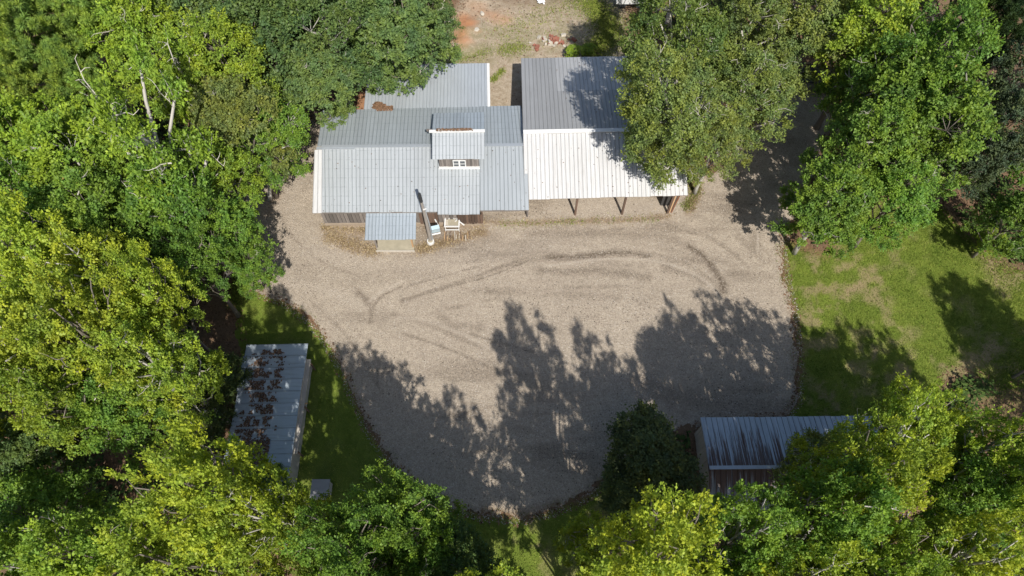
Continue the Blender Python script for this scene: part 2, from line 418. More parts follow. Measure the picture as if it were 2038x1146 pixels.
def build_ground():
    fine = np.arange(-44, 44.01, 0.3); finey = np.arange(-8, 62.01, 0.3)
    out = np.array([3, 8, 16, 30, 60, 120, 260, 600.0])
    xs = np.concatenate([-44 - out[::-1], fine, 44 + out]); ys = np.concatenate([-8 - out[::-1], finey, 62 + out])
    X, Y = np.meshgrid(xs, ys); nx, ny = len(xs), len(ys)
    dl = sdf(X, Y, W_LOT)
    Z = (fbm(X, Y, 6, 3) - 0.5) * 0.5 + (fbm(X, Y, 1.2, 9) - 0.5) * 0.12
    dd = np.maximum(np.maximum(dl, sdf(X, Y, W_LR)), sdf(X, Y, W_LL))
    bl = sdf(X, Y, polyw([(600, 60), (1420, 60), (1420, 520), (600, 520)]))
    dd = np.maximum(dd, bl)
    dd = np.maximum(dd, sdf(X, Y, polyw([(440, 660), (640, 660), (720, 1010), (440, 1010)])))
    dd = np.maximum(dd, sdf(X, Y, polyw([(1360, 800), (1840, 800), (1840, 1040), (1360, 1040)])))
    k = np.clip((-dd - 0.4) / 2.0, 0, 1); Z = Z * k - 0.002
    ww = polyw([(850, 130), (880, 60), (915, 20), (960, -30), (1020, -60), (1150, -60), (1240, -60), (1240, 140), (1240, 300), (960, 300), (860, 220)])
    sd = sdf(X, Y, ww) + .6 + (fbm(X, Y, 2.2, 21) - 0.5) * 2.4
    sand = np.clip(sd / 0.8 + 0.5, 0, 1)
    litter = np.clip(.9 - dline(X, Y, polyw([(1000, -10), (1060, -5), (1130, -15)])) / 2.0 + (fbm(X, Y, 1, 5) - 0.5), 0, 1)
    sand = sand * (1 - 0.75 * litter)
    clay = np.clip(1.05 - dline(X, Y, polyw([(932, 40), (918, 78)])) / 1.4 + (fbm(X, Y, 0.9, 31) - 0.5) * 1.4, 0, 1)
    clay = np.maximum(clay, 0.6 * np.clip(0.8 - dline(X, Y, polyw([(945, 15), (1000, 35)])) / 1.6 + (fbm(X, Y, 0.8, 33) - 0.5), 0, 1))
    clay = np.maximum(clay, 0.65 * np.clip(1 - dline(X, Y, polyw([(720, 190), (720, 330), (640, 300)])) / 1.4, 0, 1))
    grass = np.clip(1 - dline(X, Y, polyw([(1180, 110), (1215, 60), (1170, 0)])) / 2.8 + (fbm(X, Y, 1.5, 41) - 0.5), 0, 1)
    grass = np.maximum(grass, sand * np.clip((fbm(X, Y, 2.0, 45) - 0.52) * 7, 0, 0.4))
    grass = np.maximum(grass, np.clip(1 - dline(X, Y, polyw([(865, 125), (930, 112), (965, 100)])) / 1.3, 0, .8))
    grass = np.maximum(grass, np.clip(1 - dline(X, Y, polyw([(1385, 350), (1378, 400)])) / 1.2, 0, 1) * 0.8)
    grass = np.maximum(grass, np.clip(1.2 - dline(X, Y, polyw([(1930, 480), (2100, 700), (1960, 780)])) / 3, 0, 1) * 0.8)
    Z = Z + np.clip(1 - dline(X, Y, polyw([(930, 60), (925, 85)])) / 1.8, 0, 1) * 0.45 * (0.6 + 0.8 * fbm(X, Y, 0.7, 71))
    V = np.stack([X, Y, Z], -1).reshape(-1, 3)
    i = np.arange(nx * ny).reshape(ny, nx)
    Fq = np.stack([i[:-1, :-1], i[:-1, 1:], i[1:, 1:], i[1:, :-1]], -1).reshape(-1, 4)
    me = quads('ground', V, Fq)
    grid_attr(me, 'mask', np.stack([clay, grass, sand, np.ones_like(X)], -1).reshape(-1, 4))
    me.shade_smooth()
    return tag(link('ground', me, None, M_ground), kind='structure')

def quads(name, V, Fq):
    me = bpy.data.meshes.new(name)
    nf, k = Fq.shape
    me.vertices.add(len(V)); me.vertices.foreach_set('co', V.astype(np.float32).ravel())
    me.loops.add(nf * k); me.loops.foreach_set('vertex_index', Fq.astype(np.int32).ravel())
    me.polygons.add(nf); me.polygons.foreach_set('loop_start', np.arange(0, nf * k, k, dtype=np.int32))
    me.polygons.foreach_set('loop_total', np.full(nf, k, dtype=np.int32))
    me.update(calc_edges=True)
    return me

def sheet(name, poly, step, z, edge_noise, attrfn, mat, seed, cut=None):
    """a ground sheet clipped to an uneven outline"""
    lo = poly.min(0) - 1.5; hi = poly.max(0) + 1.5
    xs = np.arange(lo[0], hi[0], step); ys = np.arange(lo[1], hi[1], step)
    X, Y = np.meshgrid(xs, ys); ny, nx = X.shape
    S = sdf(X, Y, poly) + (fbm(X, Y, 1.6, seed) - 0.5) * edge_noise + (fbm(X, Y, 0.35, seed + 9) - 0.5) * edge_noise * 0.7
    if cut is not None: S = np.minimum(S, cut(X, Y))
    verts = []; idx = {}; faces = []
    def vid(x, y):
        k = (round(x, 4), round(y, 4))
        if k not in idx: idx[k] = len(verts); verts.append((x, y))
        return idx[k]
    A = S > 0
    full = A[:-1, :-1] & A[:-1, 1:] & A[1:, 1:] & A[1:, :-1]
    anyc = A[:-1, :-1] | A[:-1, 1:] | A[1:, 1:] | A[1:, :-1]
    for j, i in zip(*np.nonzero(anyc)):
        c = [(xs[i], ys[j], S[j, i]), (xs[i + 1], ys[j], S[j, i + 1]), (xs[i + 1], ys[j + 1], S[j + 1, i + 1]), (xs[i], ys[j + 1], S[j + 1, i])]
        if full[j, i]:
            faces.append([vid(a, b) for a, b, _ in c])
        else:
            o = []
            for k in range(4):
                a, b = c[k], c[(k + 1) % 4]
                if a[2] > 0: o.append((a[0], a[1]))
                if (a[2] > 0) != (b[2] > 0):
                    t = a[2] / (a[2] - b[2]); o.append((a[0] + (b[0] - a[0]) * t, a[1] + (b[1] - a[1]) * t))
            if len(o) >= 3:
                q = []
                for a, b in o:
                    w = vid(a, b)
                    if w not in q: q.append(w)
                if len(q) >= 3: faces.append(q)
    V = np.array(verts)
    me = bpy.data.meshes.new(name)
    me.from_pydata([(a, b, z) for a, b in verts], [], faces); me.update()
    x, y = V[:, 0], V[:, 1]
    cols = attrfn(x, y)
    grid_attr(me, 'mask', np.concatenate([cols, np.ones((len(V), 1))], 1))
    o = link(name, me, None, mat)
    return tag(o, kind='structure')

def lot_attr(x, y):
    n1 = fbm(x, y, 0.8, 51); n2 = fbm(x, y, 2.5, 55)
    dark = np.zeros_like(x); lite = np.zeros_like(x)
    def D(pts, w, a=1.0, na=0.9):
        nonlocal dark
        d = dline(x, y, smooth_line(pts))
        dark = np.maximum(dark, a * np.clip(1.15 - d / w + (n1 - 0.5) * na * 1.3, 0, 1))
    def L(pts, w, a=1.0):
        nonlocal lite, dark
        d = dline(x, y, smooth_line(pts)); k = a * np.clip(1.3 - d / w + (n1 - 0.5) * 0.6, 0, 1)
        lite = np.maximum(lite, k); dark = dark * (1 - np.clip(k, 0, 1))
    D([(1085, 512), (1140, 512), (1200, 506), (1240, 503), (1290, 510)], 0.42, 0.9)
    D([(1075, 538), (1120, 541), (1180, 538), (1240, 545), (1290, 552)], 0.50, 0.55)
    D([(1370, 490), (1400, 510), (1420, 535), (1436, 560), (1440, 580)], 0.42, 1.0, 0.7)
    D([(1050, 468), (1110, 464), (1200, 464), (1300, 468), (1370, 490)], 0.55, 0.45)
    D([(1320, 530), (1370, 545), (1400, 560)], 0.4, 0.5)
    D([(980, 470), (930, 492), (860, 500), (800, 500)], 0.9, 0.35)
    D([(715, 583), (738, 612), (736, 640)], 0.40, 0.75)
    D([(742, 612), (760, 590), (800, 570)], 0.15, 0.6)
    D([(800, 600), (870, 575), (960, 545), (1080, 500)], 0.22, 0.5)
    D([(870, 620), (900, 645), (960, 650)], 0.35, 0.4)
    D([(780, 625), (860, 650), (960, 692)], 0.22, 0.45)
    D([(700, 560), (780, 540), (860, 545)], 0.9, 0.22)
    D([(1505, 470), (1500, 500)], 0.55, 0.45)
    D([(1280, 770), (1400, 800), (1560, 812)], 1.2, 0.45)
    D([(1520, 520), (1500, 500), (1470, 470)], 0.4, 0.35)
    for pts, w, a in (([(1000, 500), (1120, 470), (1260, 455), (1400, 470), (1500, 540)], .10, .7), ([(850, 625), (960, 600), (1100, 575), (1250, 570)], .12, .5),
                      ([(790, 660), (880, 690), (985, 735)], .10, .8), ([(860, 640), (960, 672), (1060, 700)], .10, .7), ([(700, 545), (640, 520), (580, 470), (560, 430)], .12, .55),
                      ([(1050, 590), (1150, 585), (1280, 600)], .3, .35), ([(620, 600), (700, 680), (760, 780)], .12, .5), ([(800, 597), (900, 570), (1000, 540), (1090, 500)], .09, .9),
                      ([(810, 570), (900, 545), (1000, 515)], .08, .7), ([(1440, 420), (1480, 450), (1540, 520)], .12, .6), ([(1180, 500), (1300, 505), (1400, 545), (1450, 600)], .12, .6), ([(1330, 440), (1430, 480), (1520, 560)], .15, .45)):
        D(pts, w * 1.2, a * .8, 1.8)
    L([(1083, 530), (1130, 524), (1200, 516), (1290, 517), (1370, 540), (1420, 575), (1455, 640)], 0.10, 0.9)
    L([(1508, 420), (1508, 500)], 0.08, 0.9)
    L([(790, 632), (860, 640), (960, 685), (1040, 735)], 0.14, 0.5)
    L([(735, 600), (760, 580), (800, 560)], 0.14, 0.6)
    L([(580, 560), (640, 575), (720, 610)], 0.5, 0.35)
    L([(620, 500), (760, 525), (900, 520), (1000, 500), (1100, 485)], 0.9, 0.30)
    L([(1110, 412), (1350, 408)], 1.0, 0.5)
    bands = np.clip((fbm(x * 0.22, y, 1.1, 61) - 0.50) * 5, 0, 1) * 0.55 * np.clip((fbm(x, y, 9, 63) - .35) * 4, 0, 1)
    dark = np.maximum(dark, bands)
    e = sdf(x, y, W_LOT)
    lit = np.clip(.8 - e / 0.4 + (n1 - 0.5) * 2, 0, 1) * 0.5
    for pts, w, a in (([(660, 470), (700, 488), (745, 498)], 0.75, 1.0), ([(650, 455), (700, 463), (730, 462)], 0.6, 0.8),
                      ([(835, 495), (860, 488), (900, 478), (960, 462)], 0.55, 1.0), ([(850, 450), (960, 450)], 0.7, 0.7),
                      ([(960, 442), (1040, 444), (1130, 441), (1260, 437), (1330, 430)], 0.32, 0.8),
                      ([(1365, 345), (1385, 380), (1370, 415)], 0.7, 0.9), ([(560, 350), (530, 420)], 0.7, 0.6), ([(1565, 470), (1600, 470)], 1.0, 1.0), ([(960, 1018), (1040, 1026), (1110, 1008)], 0.5, 1.0)):
        lit = np.maximum(lit, a * np.clip(1.2 - dline(x, y, smooth_line(pts)) / w + (n1 - 0.5) * 1.2, 0, 1))
    return np.stack([dark, lite, lit], -1)

def lawn_attr(x, y):
    e = -sdf(x, y, W_LOT)
    rus = np.clip(1.0 - e / np.where(x > 0, .5, .28) + (fbm(x, y, 0.5, 77) - 0.5) * 1.6, 0, 1)
    rus = np.maximum(rus, np.clip(1.2 - dline(x, y, polyw([(1575, 470), (1640, 492)])) / 1.1 + (fbm(x, y, 0.5, 78) - 0.5), 0, 1))
    dry = np.clip((fbm(x, y, 0.9, 81) - 0.50) * 6, 0, .8) * np.clip((fbm(x, y, 4.0, 82) - .35) * 4, 0, 1)
    for p, w in (([(1675, 590), (1720, 562)], 0.6), ([(1960, 500), (1990, 560)], 1.2), ([(1820, 430), (1800, 400)], 1.2), ([(1900, 740), (1980, 690)], 1.3), ([(1740, 690), (1740, 720)], 0.4)):
        dry = np.maximum(dry, np.clip(1.1 - dline(x, y, polyw(p)) / w + (fbm(x, y, 0.6, 83) - 0.5) * 2.4, 0, 1))
    dry = np.where(x < 0, dry * 0.15, dry)
    return np.stack([dry, rus, np.zeros_like(x)], -1)

build_ground()
sheet('lawn', W_LR, 0.22, 0.006, 0.9, lawn_attr, M_turf, 101)
sheet('lawn', W_LL, 0.22, 0.006, 0.7, lawn_attr, M_turf, 131)
sheet('gravel_lot', W_LOT, 0.13, 0.012, 0.8, lot_attr, M_gravel, 151)

def scatter(name, pts, zs, size, mat, kind, rng, flat=False, label=None, cat=None, tint=None):
    """small upright blades, or flat flecks, as one object"""
    n = len(pts)
    a = rng.rand(n) * 2 * np.pi; s = size * (0.6 + 0.8 * rng.rand(n))
    p = np.concatenate([pts, zs[:, None]], 1)
    ca = np.stack([np.cos(a), np.sin(a), np.zeros(n)], 1); cb = np.stack([-np.sin(a), np.cos(a), np.zeros(n)], 1)
    if flat:
        up = np.array([0, 0, 1.0])
        t = (0.25 * rng.rand(n))[:, None] * up
        v = np.stack([p - ca * s[:, None] * .5, p - cb * s[:, None] * .3 + t * s[:, None], p + ca * s[:, None] * .5, p + cb * s[:, None] * .3 + t * s[:, None] * .5], 1).reshape(-1, 3)
        f = np.arange(n * 4).reshape(n, 4)
    else:
        lean = (rng.rand(n, 3) - 0.5) * 1.1; lean[:, 2] = 0.75
        w = s[:, None] * 0.20
        v = np.stack([p - ca * w, p + ca * w, p + lean * s[:, None]], 1).reshape(-1, 3)
        f = np.arange(n * 3).reshape(n, 3)
    me = quads(name, v, f)
    at = me.attributes.new('tint', 'FLOAT', 'FACE')
    tv = rng.rand(n) if tint is None else np.clip(tint + (rng.rand(n) - 0.5) * 0.5, 0, 1)
    at.data.foreach_set('value', tv.astype(np.float32))
    return tag(link(name, me, None, mat), label, cat, kind=kind)

rng = np.random.RandomState(7)
def rand_in(poly, n, rng, margin=0.0):
    lo = poly.min(0); hi = poly.max(0); q = lo + rng.rand(n, 2) * (hi - lo)
    return q[sdf(q[:, 0], q[:, 1], poly) > margin]

for W, n in ((W_LR, 210000), (W_LL, 150000)):
    q = rand_in(W, n, rng)
    a = lawn_attr(q[:, 0], q[:, 1]); k = rng.rand(len(q))
    keep = (k > a[:, 1] * 0.97) & (k * 1.05 > a[:, 0] * 0.85)
    q = q[keep]; t = 0.10 + 0.85 * np.clip((.5 * fbm(q[:, 0], q[:, 1], 2.4, 91) + .5 * fbm(q[:, 0], q[:, 1], .45, 93) - 0.35) * 2.6, 0, 1)
    scatter('grass', q, np.full(len(q), 0.0), 0.11, M_blade, 'stuff', rng, label='short mown grass of the lawn %s the gravel lot' % ('right of' if W is W_LR else 'left of and below'), cat='grass', tint=t)
q = np.array([[-24, -2]]) + rng.rand(260000, 2) * np.array([[48, 40]]); e_ = sdf(q[:, 0], q[:, 1], W_LOT)
inl = np.maximum(sdf(q[:, 0], q[:, 1], W_LR), sdf(q[:, 0], q[:, 1], W_LL)) > -.6
g_ = q[(e_ > -.25) & (e_ < .45) & inl & (fbm(q[:, 0], q[:, 1], .7, 401) > .52)]
scatter('grass', g_, np.full(len(g_), 0.0), 0.10, M_blade, 'stuff', rng, label='ragged grass tufts creeping over the edge of the gravel lot', cat='grass', tint=np.full(len(g_), .4))
g_ = q[(e_ < 0) & (e_ > -.5) & inl & (rng.rand(len(q)) < .5)]
scatter('loose_gravel', g_, np.full(len(g_), 0.03), 0.07, M_pebble, 'stuff', rng, True, 'stones spilled from the lot into the grass along its edge', 'gravel')
q = rand_in(W_LR, 60000, rng); a = lawn_attr(q[:, 0], q[:, 1]); q = q[rng.rand(len(q)) < a[:, 0] * .9]
scatter('dry_grass', q, np.full(len(q), 0.0), 0.09, M_dryblade, 'stuff', rng, label='dead straw coloured grass in worn patches of the right lawn', cat='dry grass')
# leaves and dark stones strewn on the gravel
q = rand_in(W_LOT, 16000, rng); q = q[rng.rand(len(q)) < np.clip((fbm(q[:, 0], q[:, 1], 3.5, 167) - .42) * 3.5, .06, 1) ** 1.5]
scatter('fallen_leaves', q, np.full(len(q), 0.02), 0.085, M_dot, 'stuff', rng, True, 'dark dry leaves strewn over the gravel lot', 'leaves')
q = rand_in(W_LOT, 90000, rng)
q = q[rng.rand(len(q)) < 0.35 + 0.65 * np.clip((fbm(q[:, 0], q[:, 1], 2.0, 67) - .4) * 4, 0, 1)]
scatter('loose_gravel', q, np.full(len(q), 0.016), 0.055, M_pebble, 'stuff', rng, True, 'loose pale stones on the gravel lot', 'gravel')
# pine straw and leaves along the lot's edge and in the woods
q = np.array([[-44, -8]]) + rng.rand(420000, 2) * np.array([[88, 68]])
dl = sdf(q[:, 0], q[:, 1], W_LOT); lr = np.maximum(sdf(q[:, 0], q[:, 1], W_LR), sdf(q[:, 0], q[:, 1], W_LL))
dirt = sdf(q[:, 0], q[:, 1], polyw([(860, 130), (960, -40), (1240, -40), (1240, 300), (860, 300)]))
prob = np.where(dl > 0.1, 0.0, np.where(lr > 0.6, 0.0, 0.32)); prob = np.where((dl < 0.3) & (dl > -0.4), 0.32, prob); prob = np.where(dirt > 0, prob * 0.12, prob)
q = q[rng.rand(len(q)) < prob]
scatter('leaf_litter', q, np.full(len(q), 0.03), 0.15, M_straw, 'stuff', rng, True, 'russet fallen leaves under the trees and along the lot edge', 'leaf litter')
for pts, nn, w in (([(655, 470), (700, 486), (750, 500)], 2600, 0.8), ([(832, 496), (880, 485), (960, 460)], 2200, 0.6), ([(960, 442), (1060, 444), (1140, 440), (1260, 436), (1330, 430)], 900, 0.55), ([(880, 118), (950, 108)], 1200, 0.8), ([(1372, 345), (1385, 380), (1372, 412)], 1800, .5)):
    pass
pl = []
for pts, nn, w in (([(655, 470), (700, 486), (750, 500)], 2600, 0.8), ([(832, 496), (880, 485), (960, 460)], 2200, 0.6), ([(960, 442), (1060, 444), (1140, 440), (1260, 436), (1330, 430)], 900, 0.55), ([(1372, 345), (1385, 380), (1372, 412)], 1800, .5), ([(645, 452), (725, 458)], 900, .3)):
    L_ = smooth_line(pts); k = rng.randint(0, len(L_), nn); pl.append(L_[k] + rng.randn(nn, 2) * w * 0.5)
q = np.concatenate(pl)
scatter('dead_weeds', q, np.full(len(q), 0.0), 0.16, M_dryblade, 'stuff', rng, False, 'dead weeds and straw along the foot of the barns', 'weeds')
pl = []
for pts, nn, w in (([(1000, 445), (1060, 446), (1140, 442)], 500, .35), ([(1140, 440), (1300, 436)], 350, .35), ([(870, 120), (1000, 70), (1100, 50)], 1300, 2.2), ([(1185, 100), (1215, 60), (1175, 5)], 16000, 1.3), ([(905, 118), (960, 104)], 1100, .8), ([(1000, 60), (1060, 40), (1110, 15), (1150, 0)], 1400, 1.1), ([(1370, 350), (1385, 375), (1366, 412)], 2500, 0.4), ([(1000, 100), (1040, 95)], 1500, .8), ([(475, 560), (465, 600)], 2500, .5), ([(980, 160), (1000, 140)], 900, .3), ([(1960, 500), (2060, 640), (2000, 760)], 7000, 1.6)):
    L_ = smooth_line(pts); k = rng.randint(0, len(L_), nn); pl.append(L_[k] + rng.randn(nn, 2) * w * 0.6)
q = np.concatenate(pl)
scatter('weeds', q, np.full(len(q), 0.0), 0.14, M_blade, 'stuff', rng, False, 'green weeds on the bare dirt behind the barns', 'weeds')

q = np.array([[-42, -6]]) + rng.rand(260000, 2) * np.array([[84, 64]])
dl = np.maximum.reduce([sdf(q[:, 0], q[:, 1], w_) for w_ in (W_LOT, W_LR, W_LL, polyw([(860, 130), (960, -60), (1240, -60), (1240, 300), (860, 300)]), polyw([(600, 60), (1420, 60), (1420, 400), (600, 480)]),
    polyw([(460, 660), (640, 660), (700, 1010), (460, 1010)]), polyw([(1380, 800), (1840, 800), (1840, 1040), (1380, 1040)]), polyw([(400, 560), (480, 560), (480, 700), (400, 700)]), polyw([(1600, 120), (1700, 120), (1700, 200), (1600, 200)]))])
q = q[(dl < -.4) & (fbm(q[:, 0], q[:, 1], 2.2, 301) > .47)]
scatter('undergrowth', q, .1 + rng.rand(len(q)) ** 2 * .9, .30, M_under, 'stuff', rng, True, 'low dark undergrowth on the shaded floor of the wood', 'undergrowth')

# ------------------------------------------------------------------ roofing
def bilerp(a, b, c, d, u, v):   # a ridge-left, b ridge-right, c eave-left, d eave-right ; v=0 ridge
    return (a * (1 - u) + b * u) * (1 - v) + (c * (1 - u) + d * u) * v

def roof_panels(parent, a, b, c, d, n, mat, nrib=3, ribh=0.03, thick=0.03, name='roof_panel', seed=1, jit=0.02, v0=0.0, v1=1.0, raise_=0.0, mats=None, uoff=0):
    """n ribbed sheets laid side by side between ridge a-b and eave c-d"""
    rr = random.Random(seed); a, b, c, d = map(Vector, (a, b, c, d))
    nrm = (b - a).cross(c - a).normalized()
    if nrm.z < 0: nrm = -nrm
    W = ((b - a).length + (d - c).length) / 2 / n; L = ((c - a).length) * (v1 - v0)
    out = []
    for i in range(n):
        u0 = i / n + 0.0; u1 = (i + 1) / n
        e0 = rr.uniform(-jit, jit) * 0.3 / max(L, 1); e1 = rr.uniform(-jit, jit) / max(L, 1)
        prof = [(0.0, ribh * 0.9)]
        rw = 0.030 / W
        for k in range(nrib):
            cu = k / nrib
            if k > 0: prof += [(cu - rw * 1.1, 0), (cu - rw * 0.45, ribh), (cu + rw * 0.45, ribh), (cu + rw * 1.1, 0)]
            else: prof += [(rw * 0.5, ribh * 0.9), (rw * 1.2, 0)]
        prof += [(1 - rw * 0.6, 0), (1.0 - 0.002, ribh * 0.5)]
        ribf = []
        vs_ = []; uvs = []; low = []
        for (vv, lo_) in ((v0 + e0, 0.0), ((v0 + v1) / 2, 0.5), (v1 + e1, 1.0)):
            for (pu, h) in prof:
                p = bilerp(a, b, c, d, u0 + (u1 - u0) * pu, vv) + nrm * (h + raise_ + rr.uniform(-0.002, 0.002))
                vs_.append(p); uvs.append((pu * W + i * W + uoff, vv * (c - a).length)); low.append(lo_)
        m = len(prof); nb = len(vs_)
        for (vv) in (v0 + e0, v1 + e1):
            for pu in (0.0, 1.0 - 0.002):
                vs_.append(bilerp(a, b, c, d, u0 + (u1 - u0) * pu, vv) + nrm * (raise_ - thick)); uvs.append((pu * W, vv * L)); low.append(vv)
        F_ = []; rib = []
        for r in range(2):
            for k in range(m - 1):
                F_.append((r * m + k, r * m + k + 1, (r + 1) * m + k + 1, (r + 1) * m + k))
                slanted = abs(prof[k][1] - prof[k + 1][1]) > 0.004
                rib.append(1.0 if slanted else 0.0)
        F_.append((nb, nb + 2, nb + 3, nb + 1)); rib.append(0)
        F_.append(tuple(range(m - 1, -1, -1)) + (nb, nb + 1)); rib.append(0)
        F_.append(tuple(range(2 * m, 3 * m)) + (nb + 3, nb + 2)); rib.append(0)
        F_.append((0, m, 2 * m, nb + 2, nb)); rib.append(0)
        F_.append((m - 1, nb + 1, nb + 3, 3 * m - 1, 2 * m - 1)); rib.append(0)
        me = bpy.data.meshes.new(name); me.from_pydata([tuple(v) for v in vs_], [], F_); me.update()
        uvl = me.uv_layers.new(name='metres')
        for lp in me.loops: uvl.data[lp.index].uv = uvs[lp.vertex_index]
        at = me.attributes.new('rib', 'FLOAT', 'FACE'); at.data.foreach_set('value', rib)
        al = me.attributes.new('low', 'FLOAT', 'POINT'); al.data.foreach_set('value', low)
        mm = mat if mats is None else mats(i)
        out.append(link(name, me, parent, mm))
    return out

def planks(parent, p, q, z0, z1, n, mat, thick=0.03, name='wall_plank', seed=2, gap=0.012, lean=0.02):
    """vertical boards from ground point p to q"""
    rr = random.Random(seed); p = Vector(p); q = Vector(q); p.z = q.z = 0
    d = (q - p); L = d.length; d.normalize(); nn = Vector((d.y, -d.x, 0)); w = L / n
    for i in range(n):
        s0 = p + d * (i * w + gap / 2); s1 = p + d * ((i + 1) * w - gap / 2)
        t = thick * rr.uniform(0.6, 1.3); zb = z0 + rr.uniform(0, 0.06)
        c = [s0, s1, s1 - nn * t * -1, s0 - nn * t * -1]
        off = nn * rr.uniform(0, lean)
        v = [x + off + Vector((0, 0, zb)) for x in c] + [x + off + Vector((0, 0, z1)) for x in c]
        hexa(name, v, mat, parent)

def wall(name, p, q, z0, z1a, z1b, t, mat, parent):
    p = Vector(p); q = Vector(q); p.z = q.z = 0; d = (q - p).normalized(); nn = Vector((-d.y, d.x, 0)) * t
    c = [p, q, q + nn, p + nn]
    zs = [z1a, z1b, z1b, z1a]
    return hexa(name, [x + Vector((0, 0, z0)) for x in c] + [x + Vector((0, 0, h)) for x, h in zip(c, zs)], mat, parent)

# ---------------- left building: long farm building with cupola, wing and porch
LB = empty('farm_building', P(830, 300, 0), 'long weathered building roofed in blue-grey tin with a raised cupola and back wing', 'building')
zE, zR, zN = 2.7, 4.0, 3.3
ri_w = P(638, 291.5, zR); ri_e = P(1048, 287.5, zR)
# front slope in three runs
a0 = ri_w; a1 = P(871, 289.3, zR); a2 = P(955, 288.4, zR)
roof_panels(LB, a0, a1, P(640, 422.5, zE), P(870.5, 421.3, zE), 10, M_tinC, 3, seed=3, v0=0.02)
roof_panels(LB, a1, a2, P(871, 427.2, zE - 0.05), P(955, 426.6, zE - 0.05), 4, M_tinC, 3, seed=4, v0=0.02, raise_=0.01)
roof_panels(LB, a2, ri_e, P(955.5, 418.3, zE + 0.02), P(1053, 417.2, zE + 0.02), 4, M_tinR, 3, seed=5, v0=0.02, raise_=-0.01, uoff=0.3)
# bright rake sheet on the west end
roof_panels(LB, P(626, 298, zR + .04), P(641, 297.6, zR + .04), P(622, 423.6, zE + .05), P(640.5, 423.3, zE + .05), 1, M_white, 2, seed=6, name='rake_sheet', thick=0.06)
# back slope
roof_panels(LB, ri_w + Vector((-.25, 0, 0)), P(955, 288.4, zR), P(643, 219, zN), P(955, 212.5, zN), 14, M_tinB, 3, seed=7, v0=0.01)
roof_panels(LB, P(955, 288.4, zR), P(1046, 287.5, zR), P(955, 212, zN), P(1037, 210, zN), 4, M_tinB, 3, seed=8, v0=0.01, raise_=0.01)
beam('ridge_cap', P(640, 291.5, zR + .05), P(1046, 287.8, zR + .05), 0.26, 0.05, M_trimg, LB)
beam('ridge_cap', P(630, 294.8, zR + .03), P(706, 294.2, zR + .03), 0.22, 0.06, M_trimg, LB)
# north wing
roof_panels(LB, P(724, 219.0, zN - .06), P(972.5, 214.5, zN - .06), P(733, 129.5, 2.65), P(971, 125.2, 2.65), 12, M_tinA, 3, seed=9)
beam('rake_trim', P(971.5, 126, 2.7), P(973, 212, zN), 0.22, 0.05, M_trim, LB)
# walls
S0 = P(648, 447, 0); S1 = P(955, 445, 0); S1b = P(1047, 437, 0)
yn = P(800, 214, zN).y - .35; N0 = Vector((S0.x - .2, yn, 0)); N1 = Vector((S1b.x - .3, yn, 0))
planks(LB, S0, S1, 0.22, 2.62, 42, M_wood, seed=11, gap=.035)
box('base_board', (S0 + S1) / 2 + Vector((0, -.06, .13)), ((S1 - S0).length, .16, .26), M_found, LB, rz=math.atan2((S1 - S0).y, (S1 - S0).x))
wall('back_lining', S0 + Vector((0, .06, 0)), S1 + Vector((0, .06, 0)), 0, 2.6, 2.6, 0.08, M_dark, LB)
wall('west_wall', N0, S0, 0, 3.1, 2.5, 0.12, M_wood, LB)
wall('east_wall', Vector((S1.x, S1.y + .05, 0)), Vector((S1.x - .2, N1.y, 0)), 0, 2.55, 3.1, 0.12, M_wood, LB)
wall('north_wall', N1, N0, 0, 3.1, 3.1, 0.12, M_wood, LB)
ynw = P(850, 128, 2.65).y - .3; WN0 = Vector((P(735, 130, 2.65).x + .2, ynw, 0)); WN1 = Vector((P(966, 130, 2.65).x - .15, ynw, 0))
wall('wing_wall', WN1, WN0, 0, 2.5, 2.5, 0.1, M_wood, LB)
wall('wing_wall', Vector((WN1.x + .1, N1.y, 0)), WN1, 0, 3.1, 2.5, 0.1, M_wood, LB)
wall('wing_wall', WN0, Vector((WN0.x, N1.y, 0)), 0, 2.5, 3.1, 0.1, M_wood, LB)
# corner post under the open east end
beam('post', P(1049.5, 431, 0), P(1049.5, 431, 0) + Vector((0, 0, 2.6)), 0.13, 0.13, M_wood, LB)
beam('post', P(960, 440, 0), P(960, 440, 0) + Vector((0, 0, 2.6)), 0.13, 0.13, M_woodb, LB)
beam('fascia', P(641, 423.6, zE - .10), P(869, 422.3, zE - .10), 0.05, 0.14, M_wood, LB)
beam('fascia', P(956, 419.6, zE - .1), P(1052, 418.5, zE - .1), 0.05, 0.14, M_wood, LB)
# reddish boards low on the right of the wall
planks(LB, P(912, 446.5, 0) + Vector((0, -.07, 0)), P(962, 446, 0) + Vector((0, -.07, 0)), .2, 1.5, 9, M_woodb, name='wall_board', seed=12, gap=.03)
planks(LB, P(838, 447.0, 0) + Vector((0, -.06, 0)), P(875, 447, 0) + Vector((0, -.06, 0)), .2, 2.3, 6, M_woodb, name='wall_board', seed=13, gap=.03)
